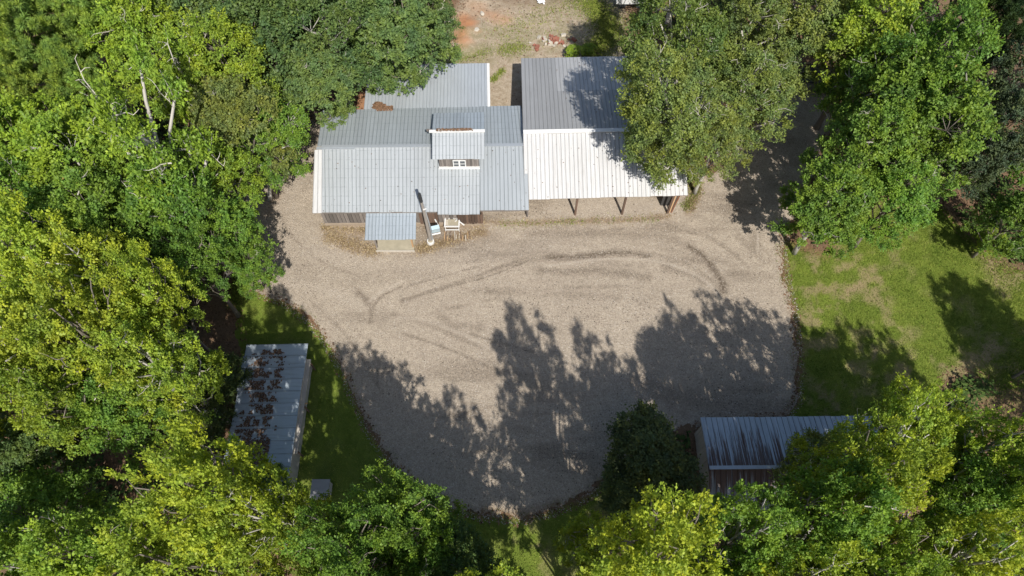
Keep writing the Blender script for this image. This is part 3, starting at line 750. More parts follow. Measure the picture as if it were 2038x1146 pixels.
# --- cupola
cz0 = 4.95; czr = 5.62
cw, ce = 859, 965
roof_panels(LB, P(860, 262, czr), P(964, 261, czr), P(860, 317, cz0), P(964.5, 316, cz0), 5, M_tinC, 3, seed=14, name='cupola_roof_panel')
roof_panels(LB, P(860, 261, czr), P(964, 260, czr), P(863, 224.5, 4.9), P(963.5, 223.5, 4.9), 5, M_tinE, 3, seed=15, name='cupola_roof_panel')
beam('cupola_ridge_cap', P(854, 261.3, czr + .07), P(965, 260, czr + .07), 0.24, 0.07, M_trim, LB)
CW0 = P(875, 333, 3.62); CW1 = P(954, 332.3, 3.62); cn = P(876, 226, 4.6)
def cwall(nm_, p, q, z0, za, zb, m): wall(nm_, p, q, z0, za, zb, .08, m, LB)
cwall('cupola_wall', CW0, CW1, 3.5, 4.92, 4.92, M_dark)
yN = P(876, 228, 4.7).y
cwall('cupola_wall', Vector((CW0.x, yN, 0)), CW0, 3.2, 4.75, 4.9, M_dark)
cwall('cupola_wall', Vector((CW1.x - .08, CW1.y, 0)), Vector((CW1.x - .08, yN, 0)), 3.2, 4.9, 4.75, M_dark)
cwall('cupola_wall', Vector((CW1.x, yN, 0)), Vector((CW0.x, yN, 0)), 3.2, 4.8, 4.8, M_wood)
# siding boards on the cupola front
planks(LB, CW0 + Vector((0.02, -.03, 0)), CW1 + Vector((-.02, -.03, 0)), 3.74, 4.86, 18, M_wood, name='cupola_board', seed=16, thick=.02)
box('flashing', (CW0 + CW1) / 2 + Vector((0, -.13, .12)), ((CW1 - CW0).length + .1, .2, .12), M_trim, LB, rx=-.2)
wc = P(914.5, 325, 4.15); wy = CW0.y - .06
wf = empty  # readability
win = box('window', (wc.x, wy - .03, 4.2), (.98, .05, .78), M_trim, LB)
sub = bpy.data.meshes
for (dx, dz, sx, sz) in ((-.24, .18, .36, .27), (.24, .18, .36, .27), (-.24, -.17, .36, .25), (.24, -.17, .36, .25)):
    g = box('pane', (wc.x + dx, wy - .06, 4.2 + dz), (sx, .012, sz), M_glass, win)
# ridge rafter end poking out on the west side
beam('lookout', P(849, 259, 5.35), P(862, 259, 5.4), .14, .14, M_wood, LB)

# --- porch
PR = [P(728.5, 422.5, 2.56), P(828.5, 422, 2.56), P(726, 477.5, 2.2), P(827.5, 476.5, 2.2)]
roof_panels(LB, PR[0], PR[1], PR[2], PR[3], 5, M_tinE, 3, seed=17, name='porch_roof_panel')
for k, (x, y, m) in enumerate(((751, 496.5, M_wood), (822.5, 495.5, M_woodl))):
    b0 = P(x, y, .0); beam('porch_post', b0 + Vector((0, .12, .1)), b0 + Vector((0, .12, 2.12)), .12, .12, m, LB)
beam('porch_beam', P(738, 481, 2.1) + Vector((0, .35, 0)), P(822, 480, 2.1) + Vector((0, .35, 0)), .1, .16, M_woodb, LB)
sA = P(750, 498, .16); sB = P(824, 497, .16)
hexa('porch_slab', [Vector((sA.x, sA.y, 0)), Vector((sB.x, sB.y, 0)), Vector((sB.x, S0.y - .1, 0)), Vector((sA.x, S0.y - .1, 0)),
                    Vector((sA.x, sA.y, .16)), Vector((sB.x, sB.y, .16)), Vector((sB.x, S0.y - .1, .16)), Vector((sA.x, S0.y - .1, .16))], M_conc, LB)
box('slab_edge_board', ((sA.x + sB.x) / 2, sA.y - .05, .11), (sB.x - sA.x + .1, .06, .2), M_ply, LB)

# ---------------- right building: open pole barn
RB = empty('pole_barn', P(1200, 300, 0), 'open-fronted pole barn with a bright white front roof slope and dull grey back slope', 'building')
bz, br, bn = 2.75, 4.5, 3.05
rW, rE = P(1041, 262.5, br), P(1362.5, 256, br)
sW, sE = P(1044.5, 397, bz), P(1369, 388.5, bz)
nW, nE = P(1037, 116, bn), P(1326, 109.5, bn)
roof_panels(RB, rW, rE, sW, sE, 13, M_white, 3, ribh=.035, seed=21, v0=.03, name='front_roof_panel')
mid = [rW.lerp(nW, .52), rE.lerp(nE, .52)]
roof_panels(RB, rW, rE, mid[0], mid[1], 13, M_greyN, 3, ribh=.035, seed=22, v0=.01, name='back_roof_panel', raise_=.02)
roof_panels(RB, rW.lerp(nW, .5), rE.lerp(nE, .5), nW, nE, 13, M_greyN, 3, ribh=.035, seed=23, name='back_roof_panel', mats=lambda i: M_greyP if i >= 3 else M_greyN)
beam('ridge_cap', P(1041.5, 262.2, br + .08), P(1362.5, 255.7, br + .08), 0.34, 0.06, M_trim, RB)
fp = [P(1144.5, 427.5), P(1237.5, 425.8), P(1328.3, 424)]
d_bay = (fp[2] - fp[0]) / 2
posts = [fp[0] - d_bay, fp[0], fp[1], fp[2]]
back_y = nW.y - .3
for i, p in enumerate(posts):
    if i: beam('post', p, p + Vector((0, 0, 2.62)), .15, .15, M_woodb, RB)
    for f_ in (.36, .68, .985):
        yy = p.y + (back_y - p.y) * f_
        hh = 3.9 if f_ < .5 else (3.4 if f_ < .9 else 2.8)
        beam('post', (p.x - .22 * f_, yy, 0), (p.x - .22 * f_, yy, hh), .15, .15, M_woodb, RB)
beam('eave_beam', posts[0] + Vector((.1, 0, 2.52)), posts[3] + Vector((.9, 0, 2.52)), .08, .2, M_woodb, RB)
W0 = P(1042, 300, 0); xw = posts[0].x + .05
g0 = Vector((xw + .1, P(0, 262, br).y - .5, 0)); g1 = Vector((xw - .12, back_y, 0)); g2 = Vector((posts[3].x + .3, back_y - .0, 0)); g3 = Vector((posts[3].x + .5, P(0, 262, br).y - .5, 0))
wall('west_wall', g1, g0, 0, 2.9, 4.0, .06, M_greyN if False else M_wood, RB)
wall('back_wall', g2, g1, 0, 2.9, 2.9, .06, M_wood, RB)
wall('east_wall', g3, g2, 0, 4.0, 2.9, .06, M_wood, RB)
# leftover lumber leaning at the east post
for i, (dx, m, ln) in enumerate(((.28, M_woodl, 2.5), (.42, M_woodb, 2.4), (.52, M_rust, 2.2))):
    b0 = fp[2] + Vector((dx * .6, .05, 0)); beam('leaning_board', b0, b0 + Vector((dx * .8, .5, ln)), .09, .05, m, RB)
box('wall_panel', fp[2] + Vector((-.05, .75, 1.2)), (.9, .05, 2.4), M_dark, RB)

# ---------------- left shed
LS = empty('small_shed', P(545, 830, 0), 'low shed with horizontal tin sheets and a band of dead leaves, on the left grass', 'shed')
fe, fw = 2.5, 2.1
fa, fb = P(489.5, 686.5, fw), P(612.5, 684, fe)
ang = -0.0
fc = Vector((fa.x + .05, P(0, 985, fw).y, fw)); fd = Vector((fb.x + .06, fa.y - (fa.y - fc.y), fe))
roof_panels(LS, fb, fd, fa, fc, 12, M_tinF, 1, ribh=.04, seed=31, jit=.06)
ex = P(618, 725, 0).x
yT = P(0, 700, 1.5).y; yB = fd.y + .4
ew0 = Vector((fb.x - .25, fb.y - .75, 0)); ew1 = Vector((fd.x - .25, yB, 0))
planks(LS, ew1, ew0, 0.05, 2.35, 22, M_ply, name='wall_plank', seed=32, thick=.03)
wall('west_wall', Vector((fa.x + .3, ew0.y, 0)), Vector((fc.x + .3, yB, 0)), 0, 2.0, 2.0, .1, M_wood, LS)
wall('north_wall', ew0, Vector((fa.x + .3, ew0.y, 0)), 0, 2.3, 2.0, .1, M_wood, LS)
wall('south_wall', Vector((fa.x + .3, yB, 0)), ew1, 0, 2.0, 2.3, .1, M_wood, LS)
sh0 = P(616.5, 718, 1.25); sh1 = P(601, 905, 1.25)
beam('side_shelf', Vector((sh0.x, sh0.y, 1.5)), Vector((sh0.x, sh1.y, 1.5)), .30, .06, M_ply, LS)
for yy in (sh0.y - .2, (sh0.y + sh1.y) / 2, sh1.y + .2):
    beam('shelf_post', (sh0.x + .08, yy, 0), (sh0.x + .08, yy, 1.47), .09, .09, M_woodb, LS)
beam('brace', (sh0.x - .1, (sh0.y + sh1.y) / 2, 1.55), (sh0.x + .18, (sh0.y + sh1.y) / 2 + .3, 1.0), .06, .06, M_woodl, LS)

# ---------------- right shed
RS = empty('old_shed', P(1560, 930, 0), 'old shed with rust-streaked blue-grey tin roof beside the dark evergreen, lower right', 'shed')
ge, gr = 2.3, 3.1
ga, gb = P(1411.5, 931, gr), P(1800, 927.5, gr)
gc, gd = P(1393.5, 830, ge), P(1752, 827.5, ge)
gd = Vector((gb.x - .0, gd.y, ge))
roof_panels(RS, ga, gb, gc, gd, 17, M_tinG, 2, ribh=.05, seed=41, jit=.03)
ge_ = P(1418, 1015, 2.1); gf_ = Vector((gb.x, ge_.y, 2.1))
roof_panels(RS, ga + Vector((0, -.02, 0)), gb + Vector((0, -.02, 0)), Vector((ga.x, ge_.y, 2.1)), gf_, 17, M_tinG2, 2, ribh=.05, seed=42, jit=.08, raise_=-.02)
beam('ridge_cap', ga + Vector((0, 0, .07)), gb + Vector((0, 0, .07)), .22, .06, M_trimg, RS)
q0 = Vector((gc.x + .15, gc.y - .45, 0)); q1 = Vector((gc.x + .15, ge_.y + .3, 0)); q2 = Vector((gb.x - .3, ge_.y + .3, 0)); q3 = Vector((gb.x - .3, gc.y - .45, 0))
qm = Vector((gc.x + .15, ga.y, 0))
planks(RS, qm, q1, 0.0, 2.2, 9, M_ply, name='wall_plank', seed=43)
planks(RS, q0, qm, 0.0, 2.2, 13, M_ply, name='wall_plank', seed=44)
wall('south_wall', q1, q2, 0, 2.0, 2.0, .1, M_wood, RS)
wall('east_wall', q2, q3, 0, 2.1, 2.1, .1, M_wood, RS)
wall('north_wall', q3, q0, 0, 2.1, 2.1, .1, M_wood, RS)

# ---------------- pump house box
PH = empty('well_box', P(640, 985, 0), 'small flat-topped grey well box on the grass below the left shed', 'well box')
t0, t1 = P(621, 953.5, 1.1), P(657, 953.5, 1.1)
yl = P(0, 992, 1.1).y
hexa('lid', [Vector((t0.x, yl, 1.04)), Vector((t1.x, yl, 1.04)), Vector((t1.x, t0.y, 1.04)), Vector((t0.x, t0.y, 1.04)),
             Vector((t0.x, yl, 1.10)), Vector((t1.x, yl, 1.10)), Vector((t1.x, t0.y, 1.10)), Vector((t0.x, t0.y, 1.10))], mat_plain('weathered_lid', (0.30, 0.30, 0.30), .8, 0, .25, 2), PH)
box('box_body', ((t0.x + t1.x) / 2, (t0.y + yl) / 2, .52), (t1.x - t0.x - .16, t0.y - yl - .16, 1.04), M_ply, PH)

# ---------------- service pole in front of the long building
sp = P(857.5, 481, 0)
UP = empty('service_pole', sp, 'weathered service pole with a dark tip beside the porch of the long building', 'pole')
tube('pole', [sp, sp + Vector((-.05, .02, 3.6)), sp + Vector((-.12, .05, 5.4))], [.14, .12, .10], mat_plain('grey_pole', (.33, .30, .27), .85, 0, .35, 3, (6, 6, .4)), UP)
tube('pole_cap', [sp + Vector((-.12, .05, 5.38)), sp + Vector((-.16, .07, 6.3))], [.13, .12], M_black, UP)
tube('conduit', [sp + Vector((.17, .0, 0)), sp + Vector((.16, .0, 2.4)), sp + Vector((.0, .05, 5.0))], [.05, .05, .045], M_trimg, UP, 8)
tube('base_collar', [sp + Vector((0, -.06, 0)), sp + Vector((0, -.06, .28))], [.30, .27], M_trim, UP, 16)
tube('base_fill', [sp + Vector((0, -.06, .2)), sp + Vector((0, -.06, .3))], [.21, .2], M_conc, UP, 14)
mb = box('meter_box', sp + Vector((.50, .22, 1.5)), (.62, .30, .8), M_blue, UP, rz=.25, rx=.25)
box('meter_box_sill', sp + Vector((.54, .03, 1.12)), (.66, .08, .08), M_trim, UP, rz=.25)
tube('insulator', [sp + Vector((-.02, -.1, 4.6)), sp + Vector((.15, -.14, 4.75))], [.07, .05], M_trim, UP, 8)

# ---------------- white sink table by the wall
tb = P(901, 458, 0); TB = empty('work_table', tb, 'white old work table with a tray, standing by the wall right of the pole', 'table')
tz = .78
for dx in (-.52, .52):
    for dy in (-.28, .42):
        beam('leg', tb + Vector((dx, dy + .15, 0)), tb + Vector((dx, dy + .15, tz)), .06, .06, M_trim, TB)
for (c, s) in (((0, -.16, tz), (1.2, .10, .07)), ((0, .60, tz), (1.2, .10, .07)), ((-.55, .22, tz), (.10, .68, .07)), ((.55, .22, tz), (.10, .68, .07))):
    box('frame_rail', tb + Vector(c), s, M_trim, TB)
box('tray', tb + Vector((.1, .22, tz - .06)), (.82, .62, .04), M_conc, TB)
box('basin', tb + Vector((-.4, .22, tz - .02)), (.2, .5, .1), M_stone, TB)
box('stretcher', tb + Vector((0, -.15, .3)), (1.1, .06, .08), M_trim, TB)
# short stakes leaning in front of it
SK = empty('stake_bundle', P(905, 475, 0), 'row of short broken stakes on the dirt before the white work table', 'stakes')
rr = random.Random(5)
for i in range(15):
    x = 884 + i * 3.6 + rr.uniform(-1, 1); p0 = P(x, 477 + rr.uniform(-5, 3), .03)
    beam('stake', p0, p0 + Vector((rr.uniform(-.08, .08), rr.uniform(.3, .7), rr.uniform(.03, .3))), .045, .03, rr.choice((M_woodb, M_ply, M_woodl)), SK)
# white bucket and boards by the wall
bk = P(871, 441, 0); BK = empty('bucket', bk, 'small white bucket against the wall between pole and table', 'bucket')
tube('bucket_body', [bk, bk + Vector((0, 0, .36))], [.13, .17], M_trim, BK, 14)
tube('bucket_rim', [bk + Vector((0, 0, .34)), bk + Vector((0, 0, .38))], [.185, .185], M_ply, BK, 14)
lb = P(888, 447, 0)
LBD = empty('plank_pile', lb, 'few whitish boards leaning on the wall behind the work table', 'boards')
for i in range(5):
    p0 = P(872 + i * 13, 448 + (i % 2), .3); beam('board', p0, p0 + Vector((rr.uniform(-.6, .6), .12, rr.uniform(.3, .9))), .1, .03, M_ply if i % 2 else M_trim, LBD)

# ---------------- rubble pile, stones and odds and ends
rp = P(1103, 84, 0); RP = empty('rubble_pile', rp, 'heap of broken red bricks and pale stones on the bare dirt behind the barns', 'rubble')
for i in range(54):
    r = abs(rr.gauss(0, .75)); an = rr.uniform(0, 6.28)
    c = rp + Vector((r * math.cos(an) * 1.2, r * math.sin(an) * .8, .10 + max(0, .35 - r * .4) * rr.random()))
    s = rr.uniform(.14, .40)
    o = box('brick' if i % 5 else 'stone', c, (s * 1.3, s * .8, s * .55), M_brick if i % 5 and rr.random() < .7 else M_stone, RP, rz=rr.uniform(0, 3), rx=rr.uniform(-.5, .5))
def rock(name, c, r, label, cat, mat, seed):
    rg = random.Random(seed); import bmesh
    bm = bmesh.new(); bmesh.ops.create_icosphere(bm, subdivisions=2, radius=r)
    for v in bm.verts: v.co = Vector((v.co.x * 1.2, v.co.y * .85, v.co.z * .6)) * rg.uniform(.82, 1.12)
    me = bpy.data.meshes.new(name); bm.to_mesh(me); bm.free(); o = bpy.data.objects.new(name, me); COL.objects.link(o)
    me.materials.append(mat); o.location = c + Vector((0, 0, r * .35)); o.rotation_euler.z = rg.uniform(0, 3)
    return tag(o, label, cat)
rock('rock', P(1593, 481, 0), .28, 'pale rock at the foot of the tree on the corner of the right lawn', 'rock', M_stone, 1)
rock('rock', P(948, 62, 0), .32, 'pale rock lying on the orange clay bank', 'rock', M_stone, 2)
rock('rock', P(960, 28, 0), .24, 'small pale rock at the top of the orange clay bank', 'rock', M_stone, 3)

# crumpled white sheet by the top edge
def crumple(name, c, w, h, label, cat, mat, seed):
    n = 9; xs = np.linspace(-.5, .5, n); X, Y = np.meshgrid(xs, xs)
    rg = np.random.RandomState(seed); Z = rg.rand(n, n) * .28; Xw = X * w + rg.randn(n, n) * .04; Yw = Y * h + rg.randn(n, n) * .04
    V = np.stack([Xw + c.x, Yw + c.y, Z + .04], -1).reshape(-1, 3); i = np.arange(n * n).reshape(n, n)
    me = quads(name, V, np.stack([i[:-1, :-1], i[:-1, 1:], i[1:, 1:], i[1:, :-1]], -1).reshape(-1, 4))
    return tag(link(name, me, None, mat), label, cat)
crumple('tarp', P(1077, 3, 0), .7, .9, 'small crumpled white tarp on the leaves at the top edge', 'tarp', M_trim, 3)
# low white roof glimpsed at the top edge
tq = P(1262, -22, 2.2); UT = empty('white_camper', Vector((tq.x, tq.y + 1, 0)), 'white flat-roofed camper half hidden by oaks at the top edge', 'camper')
box('camper_body', (tq.x, tq.y + 1.05, 1.35), (2.9, 2.2, 1.6), M_trim, UT)
box('camper_roof', (tq.x, tq.y + 1.05, 2.20), (3.0, 2.3, .08), M_trim, UT)
for sx in (-.8, .8):
    tube('wheel', [(tq.x + sx, tq.y + .02, .35), (tq.x + sx, tq.y + .22, .35)], [.35, .35], M_black, UT, 14)
# flatbed trailer under the oaks
tr = P(1645, 152, .8); TRL = empty('flatbed_trailer', Vector((tr.x, tr.y, 0)), 'dark flatbed trailer parked in the gap between the oaks, upper right', 'trailer')
rz = -.22
def tpt(x, y, z): return Vector((tr.x, tr.y, 0)) + Matrix.Rotation(rz, 3, 'Z') @ Vector((x, y, z))
for i in range(9):
    box('deck_board', tpt(0, -.9 + i * .225, .82), (4.4, .205, .05), M_dark if i % 3 else M_black, TRL, rz=rz)
for sy in (-1.05, 1.05):
    beam('side_rail', tpt(-2.25, sy, .86), tpt(2.25, sy, .86), .08, .16, M_black, TRL)
for sx in (-2.25, 2.25):
    beam('end_rail', tpt(sx, -1.05, .86), tpt(sx, 1.05, .86), .08, .16, M_black, TRL)
for sy in (-1.18, 1.18):
    for sx in (-.45, .45):
        a_ = tpt(sx, sy - .1, .36); b_ = tpt(sx, sy + .1, .36)
        tube('wheel', [a_, b_], [.36, .36], M_black, TRL, 14)
beam('drawbar', tpt(2.25, 0, .6), tpt(3.5, 0, .5), .1, .1, M_rust, TRL)

# dead leaves lying on the roofs -------------------------------------------------
def roof_litter(name, corners, n, label, size=.11, mat=None, noise=.0, seed=3, parent=None, pick=None):
    rg = np.random.RandomState(seed); a, b, c, d = [np.array(v) for v in corners]
    u = rg.rand(n); v = rg.rand(n)
    if pick is not None:
        k = pick(u, v, rg); u = u[k]; v = v[k]
    p = (a * (1 - u)[:, None] + b * u[:, None]) * (1 - v)[:, None] + (c * (1 - u)[:, None] + d * u[:, None]) * v[:, None]
    return scatter(name, p[:, :2], p[:, 2] + .035 + rg.rand(len(p)) * .06, size, mat or M_straw, 'stuff', rg, True, label, 'leaf litter')
def blob(u, v, rg): return ((u - .35) ** 2 / .12 + (v - .5) ** 2 / .2 + (fbm(u * 3, v * 3, .8, 5) - .5) * 1.6 < .55) | ((v > .45) & (v < .85) & (u > .3) & (u < .9 + .1 * rg.rand(len(u))))
roof_litter('dead_leaves', [P(738, 200, 3.2), P(784, 200, 3.2), P(738, 226, 3.28), P(782, 226, 3.28)], 3800, 'brown drift of dead leaves where the wing meets the long roof', .12, seed=8, pick=blob)
roof_litter('dead_leaves', [P(868, 257, czr + .05), P(942, 256, czr + .05), P(868, 262, czr + .08), P(942, 261, czr + .08)], 420, 'thin line of rusty leaves on the ridge of the cupola', .10, seed=9)
roof_litter('dead_leaves', [rW, rE, sW, sE], 420, 'few dry leaves scattered over the white front slope of the pole barn', .10, M_litter, seed=18, pick=lambda u, v, rg: rg.rand(len(u)) < .08 + .9 * u ** 3)
roof_litter('dead_leaves', [ri_w, ri_e, P(640, 423, zE), P(1050, 418, zE)], 70, 'few dry leaves scattered over the front slope of the long building', .10, M_litter, seed=19)
roof_litter('dead_leaves', [rW, rE, nW, nE], 260, 'few dry leaves scattered over the grey back slope of the pole barn', .10, M_litter, seed=20, pick=lambda u, v, rg: rg.rand(len(u)) < .1 + .8 * u ** 2)
def band(u, v, rg):
    # u along the shed (north to south), v across (west to east)
    w = .18 + .30 * fbm(u * 9, v * 0, .8, 12); c = .40 - .12 * u
    row = np.abs(((u * 12) % 1) - .5)
    keep = (np.abs(v - c) < w * (.55 + .9 * fbm(u * 30, v * 6, .9, 14)) * (.6 + row)) & (fbm(u * 26, v * 12, .8, 15) > .455) & (u > .04) & (row < .40)
    big = (u > .66) & (u < .82) & (v > .15 + .1 * rg.rand(len(u))) & (v < .62)
    return keep | big
roof_litter('dead_leaves', [fa.lerp(fb, .06), fc.lerp(fd, .06), fb, fd], 15000, 'dark brown leaf drifts along the roof of the left shed', .12, M_litter, seed=10,
            pick=lambda u, v, rg: band(u, v, rg))
# note: corners above are (west-north, west-south, east-north, east-south)

# ------------------------------------------------------------------ trees
def nrmz(v): return v / (np.linalg.norm(v, axis=-1, keepdims=True) + 1e-9)

def leaf_mesh(name, pos, axis, normal, ln, wd, tint, mat, fold=0.18):
    side = nrmz(np.cross(axis, normal)); nn = nrmz(np.cross(side, axis))
    L_ = ln[:, None]; W_ = wd[:, None]
    v = np.stack([pos, pos + axis * L_ * .45 + side * W_ * .5 + nn * W_ * fold, pos + axis * L_, pos + axis * L_ * .45 - side * W_ * .5 + nn * W_ * fold], 1).reshape(-1, 3)
    n = len(pos); me = quads(name, v, np.arange(n * 4).reshape(n, 4))
    at = me.attributes.new('tint', 'FLOAT', 'FACE'); at.data.foreach_set('value', np.clip(tint, 0, 1).astype(np.float32))
    me.materials.append(mat); return me

def lobes_for(kind, rg):
    Lb = []
    if kind == 'broad':
        Lb.append((0, 0, 12.6, 2.3, 2.6))
        n = rg.randint(6, 8); o = rg.rand() * 6
        for i in range(n):
            a = o + 6.283 * i / n + rg.uniform(-.25, .25); r = rg.uniform(2.0, 2.9); Lb.append((r * math.cos(a), r * math.sin(a), rg.uniform(9.8, 12.4), rg.uniform(1.3, 2.0), rg.uniform(1.4, 2.1)))
        for i in range(n):
            a = o + .4 + 6.283 * i / n + rg.uniform(-.3, .3); r = rg.uniform(2.8, 3.7); Lb.append((r * math.cos(a), r * math.sin(a), rg.uniform(6.6, 9.2), rg.uniform(1.0, 1.7), rg.uniform(1.0, 1.6)))
    elif kind == 'tall':
        n = rg.randint(6, 8); o = rg.rand() * 6
        tops = [(0, 0, 15.2)] + [(rg.uniform(1.8, 3.1) * math.cos(o + 6.283 * i / n), rg.uniform(1.8, 3.1) * math.sin(o + 6.283 * i / n), rg.uniform(12.0, 14.6)) for i in range(n)]
        for x, y, z in tops:
            for k, (dz, r) in enumerate(((1.0, .95), (2.3, 1.35), (4.2, 1.6), (6.2, 1.7))):
                if z - dz > 5.5: Lb.append((x * (1 + .05 * k), y * (1 + .05 * k), z - dz, r, 1.1))
    elif kind == 'sparse':
        for i in range(15):
            a = rg.rand() * 6.283; r = rg.uniform(.8, 3.8); Lb.append((r * math.cos(a), r * math.sin(a), rg.uniform(8, 14.5) - r * .3, rg.uniform(.7, 1.25), rg.uniform(.6, 1.1)))
    elif kind == 'shrubby':
        Lb.append((0, 0, 9.5, 2.3, 4.2)); Lb.append((.4, .3, 13.6, 1.0, 1.9)); Lb.append((-.9, 1.0, 12.0, 1.2, 2.2))
        for i in range(13):
            a = 6.283 * i / 13 + rg.uniform(-.25, .25); r = rg.uniform(1.8, 3.7); Lb.append((r * math.cos(a), r * math.sin(a), rg.uniform(4.5, 10.5), rg.uniform(.7, 1.4), rg.uniform(1.4, 2.6)))
    elif kind == 'round':
        Lb.append((0, 0, 10.5, 3.4, 4.6))
        for i in range(10):
            a = 6.283 * i / 10 + rg.uniform(-.2, .2); r = rg.uniform(2.2, 3.2); Lb.append((r * math.cos(a), r * math.sin(a), rg.uniform(5, 11.5), rg.uniform(1.2, 1.8), rg.uniform(1.6, 2.4)))
    return Lb

def make_tree(kind, seed, nclump, nleaf, ll, mat, barkm, clr=0.75, twigs=10, spray=1.0, nbr=1.0, thin=1.0):
    rg = np.random.RandomState(seed); Lb = lobes_for(kind, rg); Lb = np.array(Lb)
    area = Lb[:, 3] ** 2 + 1.2 * Lb[:, 3] * Lb[:, 4]; pr = area / area.sum()
    n = nclump * 3; li = rg.choice(len(Lb), n, p=pr)
    d = nrmz(rg.randn(n, 3)); d[:, 2] = np.where(d[:, 2] < -.25, -d[:, 2], d[:, 2])
    rad = rg.uniform(.72, 1.08, n)
    C = Lb[li, :3] + d * np.stack([Lb[li, 3], Lb[li, 3], Lb[li, 4]], 1) * rad[:, None]
    inside = np.zeros(n, bool)
    for k in range(len(Lb)):
        q = (C - Lb[k, :3]) / np.array([Lb[k, 3], Lb[k, 3], Lb[k, 4]]); inside |= (np.linalg.norm(q, axis=1) < .72) & (li != k)
    C = C[~inside][:nclump]; N = nrmz(d[~inside][:nclump] * np.array([1, 1, .8]) + np.array([0, 0, .45])); n = len(C)
    rc = clr * rg.uniform(.65, 1.35, n)
    T_ = twigs; td = nrmz(N[:, None, :] * .55 + rg.randn(n, T_, 3) * np.array([1, 1, .55]) * .75)
    m = nleaf // T_
    t = rg.uniform(.15, 1.0, (n, T_, m))
    tl = rc[:, None] * rg.uniform(.6, 1.2, (n, T_))
    pos = C[:, None, None, :] + td[:, :, None, :] * (t * tl[:, :, None])[..., None] + rg.randn(n, T_, m, 3) * .085 * spray
    ax = nrmz(td[:, :, None, :] * .8 + rg.randn(n, T_, m, 3) * .65 + np.array([0, 0, -.12]))
    no = nrmz(np.array([0, 0, .9]) + N[:, None, None, :] * .35 + rg.randn(n, T_, m, 3) * .45)
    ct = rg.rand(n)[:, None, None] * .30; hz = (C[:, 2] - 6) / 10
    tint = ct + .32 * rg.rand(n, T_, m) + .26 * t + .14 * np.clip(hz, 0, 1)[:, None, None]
    pos = pos.reshape(-1, 3); ax = ax.reshape(-1, 3); no = no.reshape(-1, 3); tint = tint.ravel(); k = len(pos)
    keep = rg.rand(k) < thin; pos, ax, no, tint = pos[keep], ax[keep], no[keep], tint[keep]; k = len(pos)
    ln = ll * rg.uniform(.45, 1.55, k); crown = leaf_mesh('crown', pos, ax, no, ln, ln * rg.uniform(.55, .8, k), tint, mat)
    # trunk and limbs
    V = []; Fc = []
    def add(pts, rad_, n_=6):
        v, f = tube_geo(pts, rad_, n_, len(V)); V.extend(v); Fc.extend(f)
    tz = 8.5 if kind != 'sparse' else 9.5
    wob = lambda s: Vector((rg.randn() * s, rg.randn() * s, 0))
    base = [Vector((0, 0, -.2)), Vector((0, 0, 1.5)) + wob(.05), Vector((0, 0, 4.5)) + wob(.12), Vector((0, 0, tz)) + wob(.2), Vector((0, 0, 12.0)) + wob(.4)]
    add(base, [.34, .26, .22, .15, .06], 8)
    for k in range(len(Lb)):
        c = Vector(Lb[k, :3]); z0 = max(3.0, min(tz + 1.5, c.z - 2.5 - .4 * math.hypot(c.x, c.y)))
        s = Vector((0, 0, z0)); md = s.lerp(c, .5) + Vector((rg.randn() * .25, rg.randn() * .25, .35))
        add([s, md, c], [.17, .12, .08] if kind == 'sparse' else [.11, .075, .045], 5)
    for i in rg.choice(n, int(min(n, 70 * nbr)), replace=False):
        c = Vector(C[i]); k = int(np.argmin(np.linalg.norm(Lb[:, :3] - C[i], axis=1))); s = Vector(Lb[k, :3])
        md = s.lerp(c, .5) + wob(.12)
        e = c + Vector(N[i]) * rc[i] * .55
        add([s, md, c, e], [.04, .03, .02, .008], 4)
    me = bpy.data.meshes.new('trunk'); me.from_pydata([tuple(v) for v in V], [], Fc); me.update(); me.shade_smooth(); me.materials.append(barkm)
    # dead bare twigs standing out of the leaves
    V = []; Fc = []
    nb = {'broad': 9, 'tall': 5, 'sparse': 14, 'round': 0, 'shrubby': 0}[kind]
    if barkm is M_pale: nb = int(nb * 1.6)
    top = [i for i in range(n) if N[i][2] > .35]
    for i in rg.choice(top, nb, replace=False) if nb else []:
        p = Vector(C[i]) + Vector(N[i]) * rc[i] * .15; dr = Vector(nrmz(N[i] * np.array([1, 1, .3]) + rg.randn(3) * .5)); dr.z = abs(dr.z) * .5 + .1
        pts = [p - dr * .9]; rad_ = [.045]
        for k_ in range(4):
            dr = (dr + Vector(rg.randn(3) * .32)).normalized(); pts.append(pts[-1] + dr * rg.uniform(.3, .5)); rad_.append(.04 - .008 * k_)
            sd = (dr + Vector(rg.randn(3) * .8)).normalized(); sd.z = abs(sd.z) * .6
            s1 = pts[-1] + sd * rg.uniform(.25, .5); v, f = tube_geo([pts[-1], s1, s1 + (sd + Vector(rg.randn(3) * .5)).normalized() * .3], [.022, .016, .008], 4, len(V)); V.extend(v); Fc.extend(f)
        v, f = tube_geo(pts, rad_, 5, len(V)); V.extend(v); Fc.extend(f)
    if not V: return me, crown
    tw = bpy.data.meshes.new('bare_branch'); tw.from_pydata([tuple(v) for v in V], [], Fc); tw.update(); tw.materials.append(M_deadwood)
    return me, crown, tw

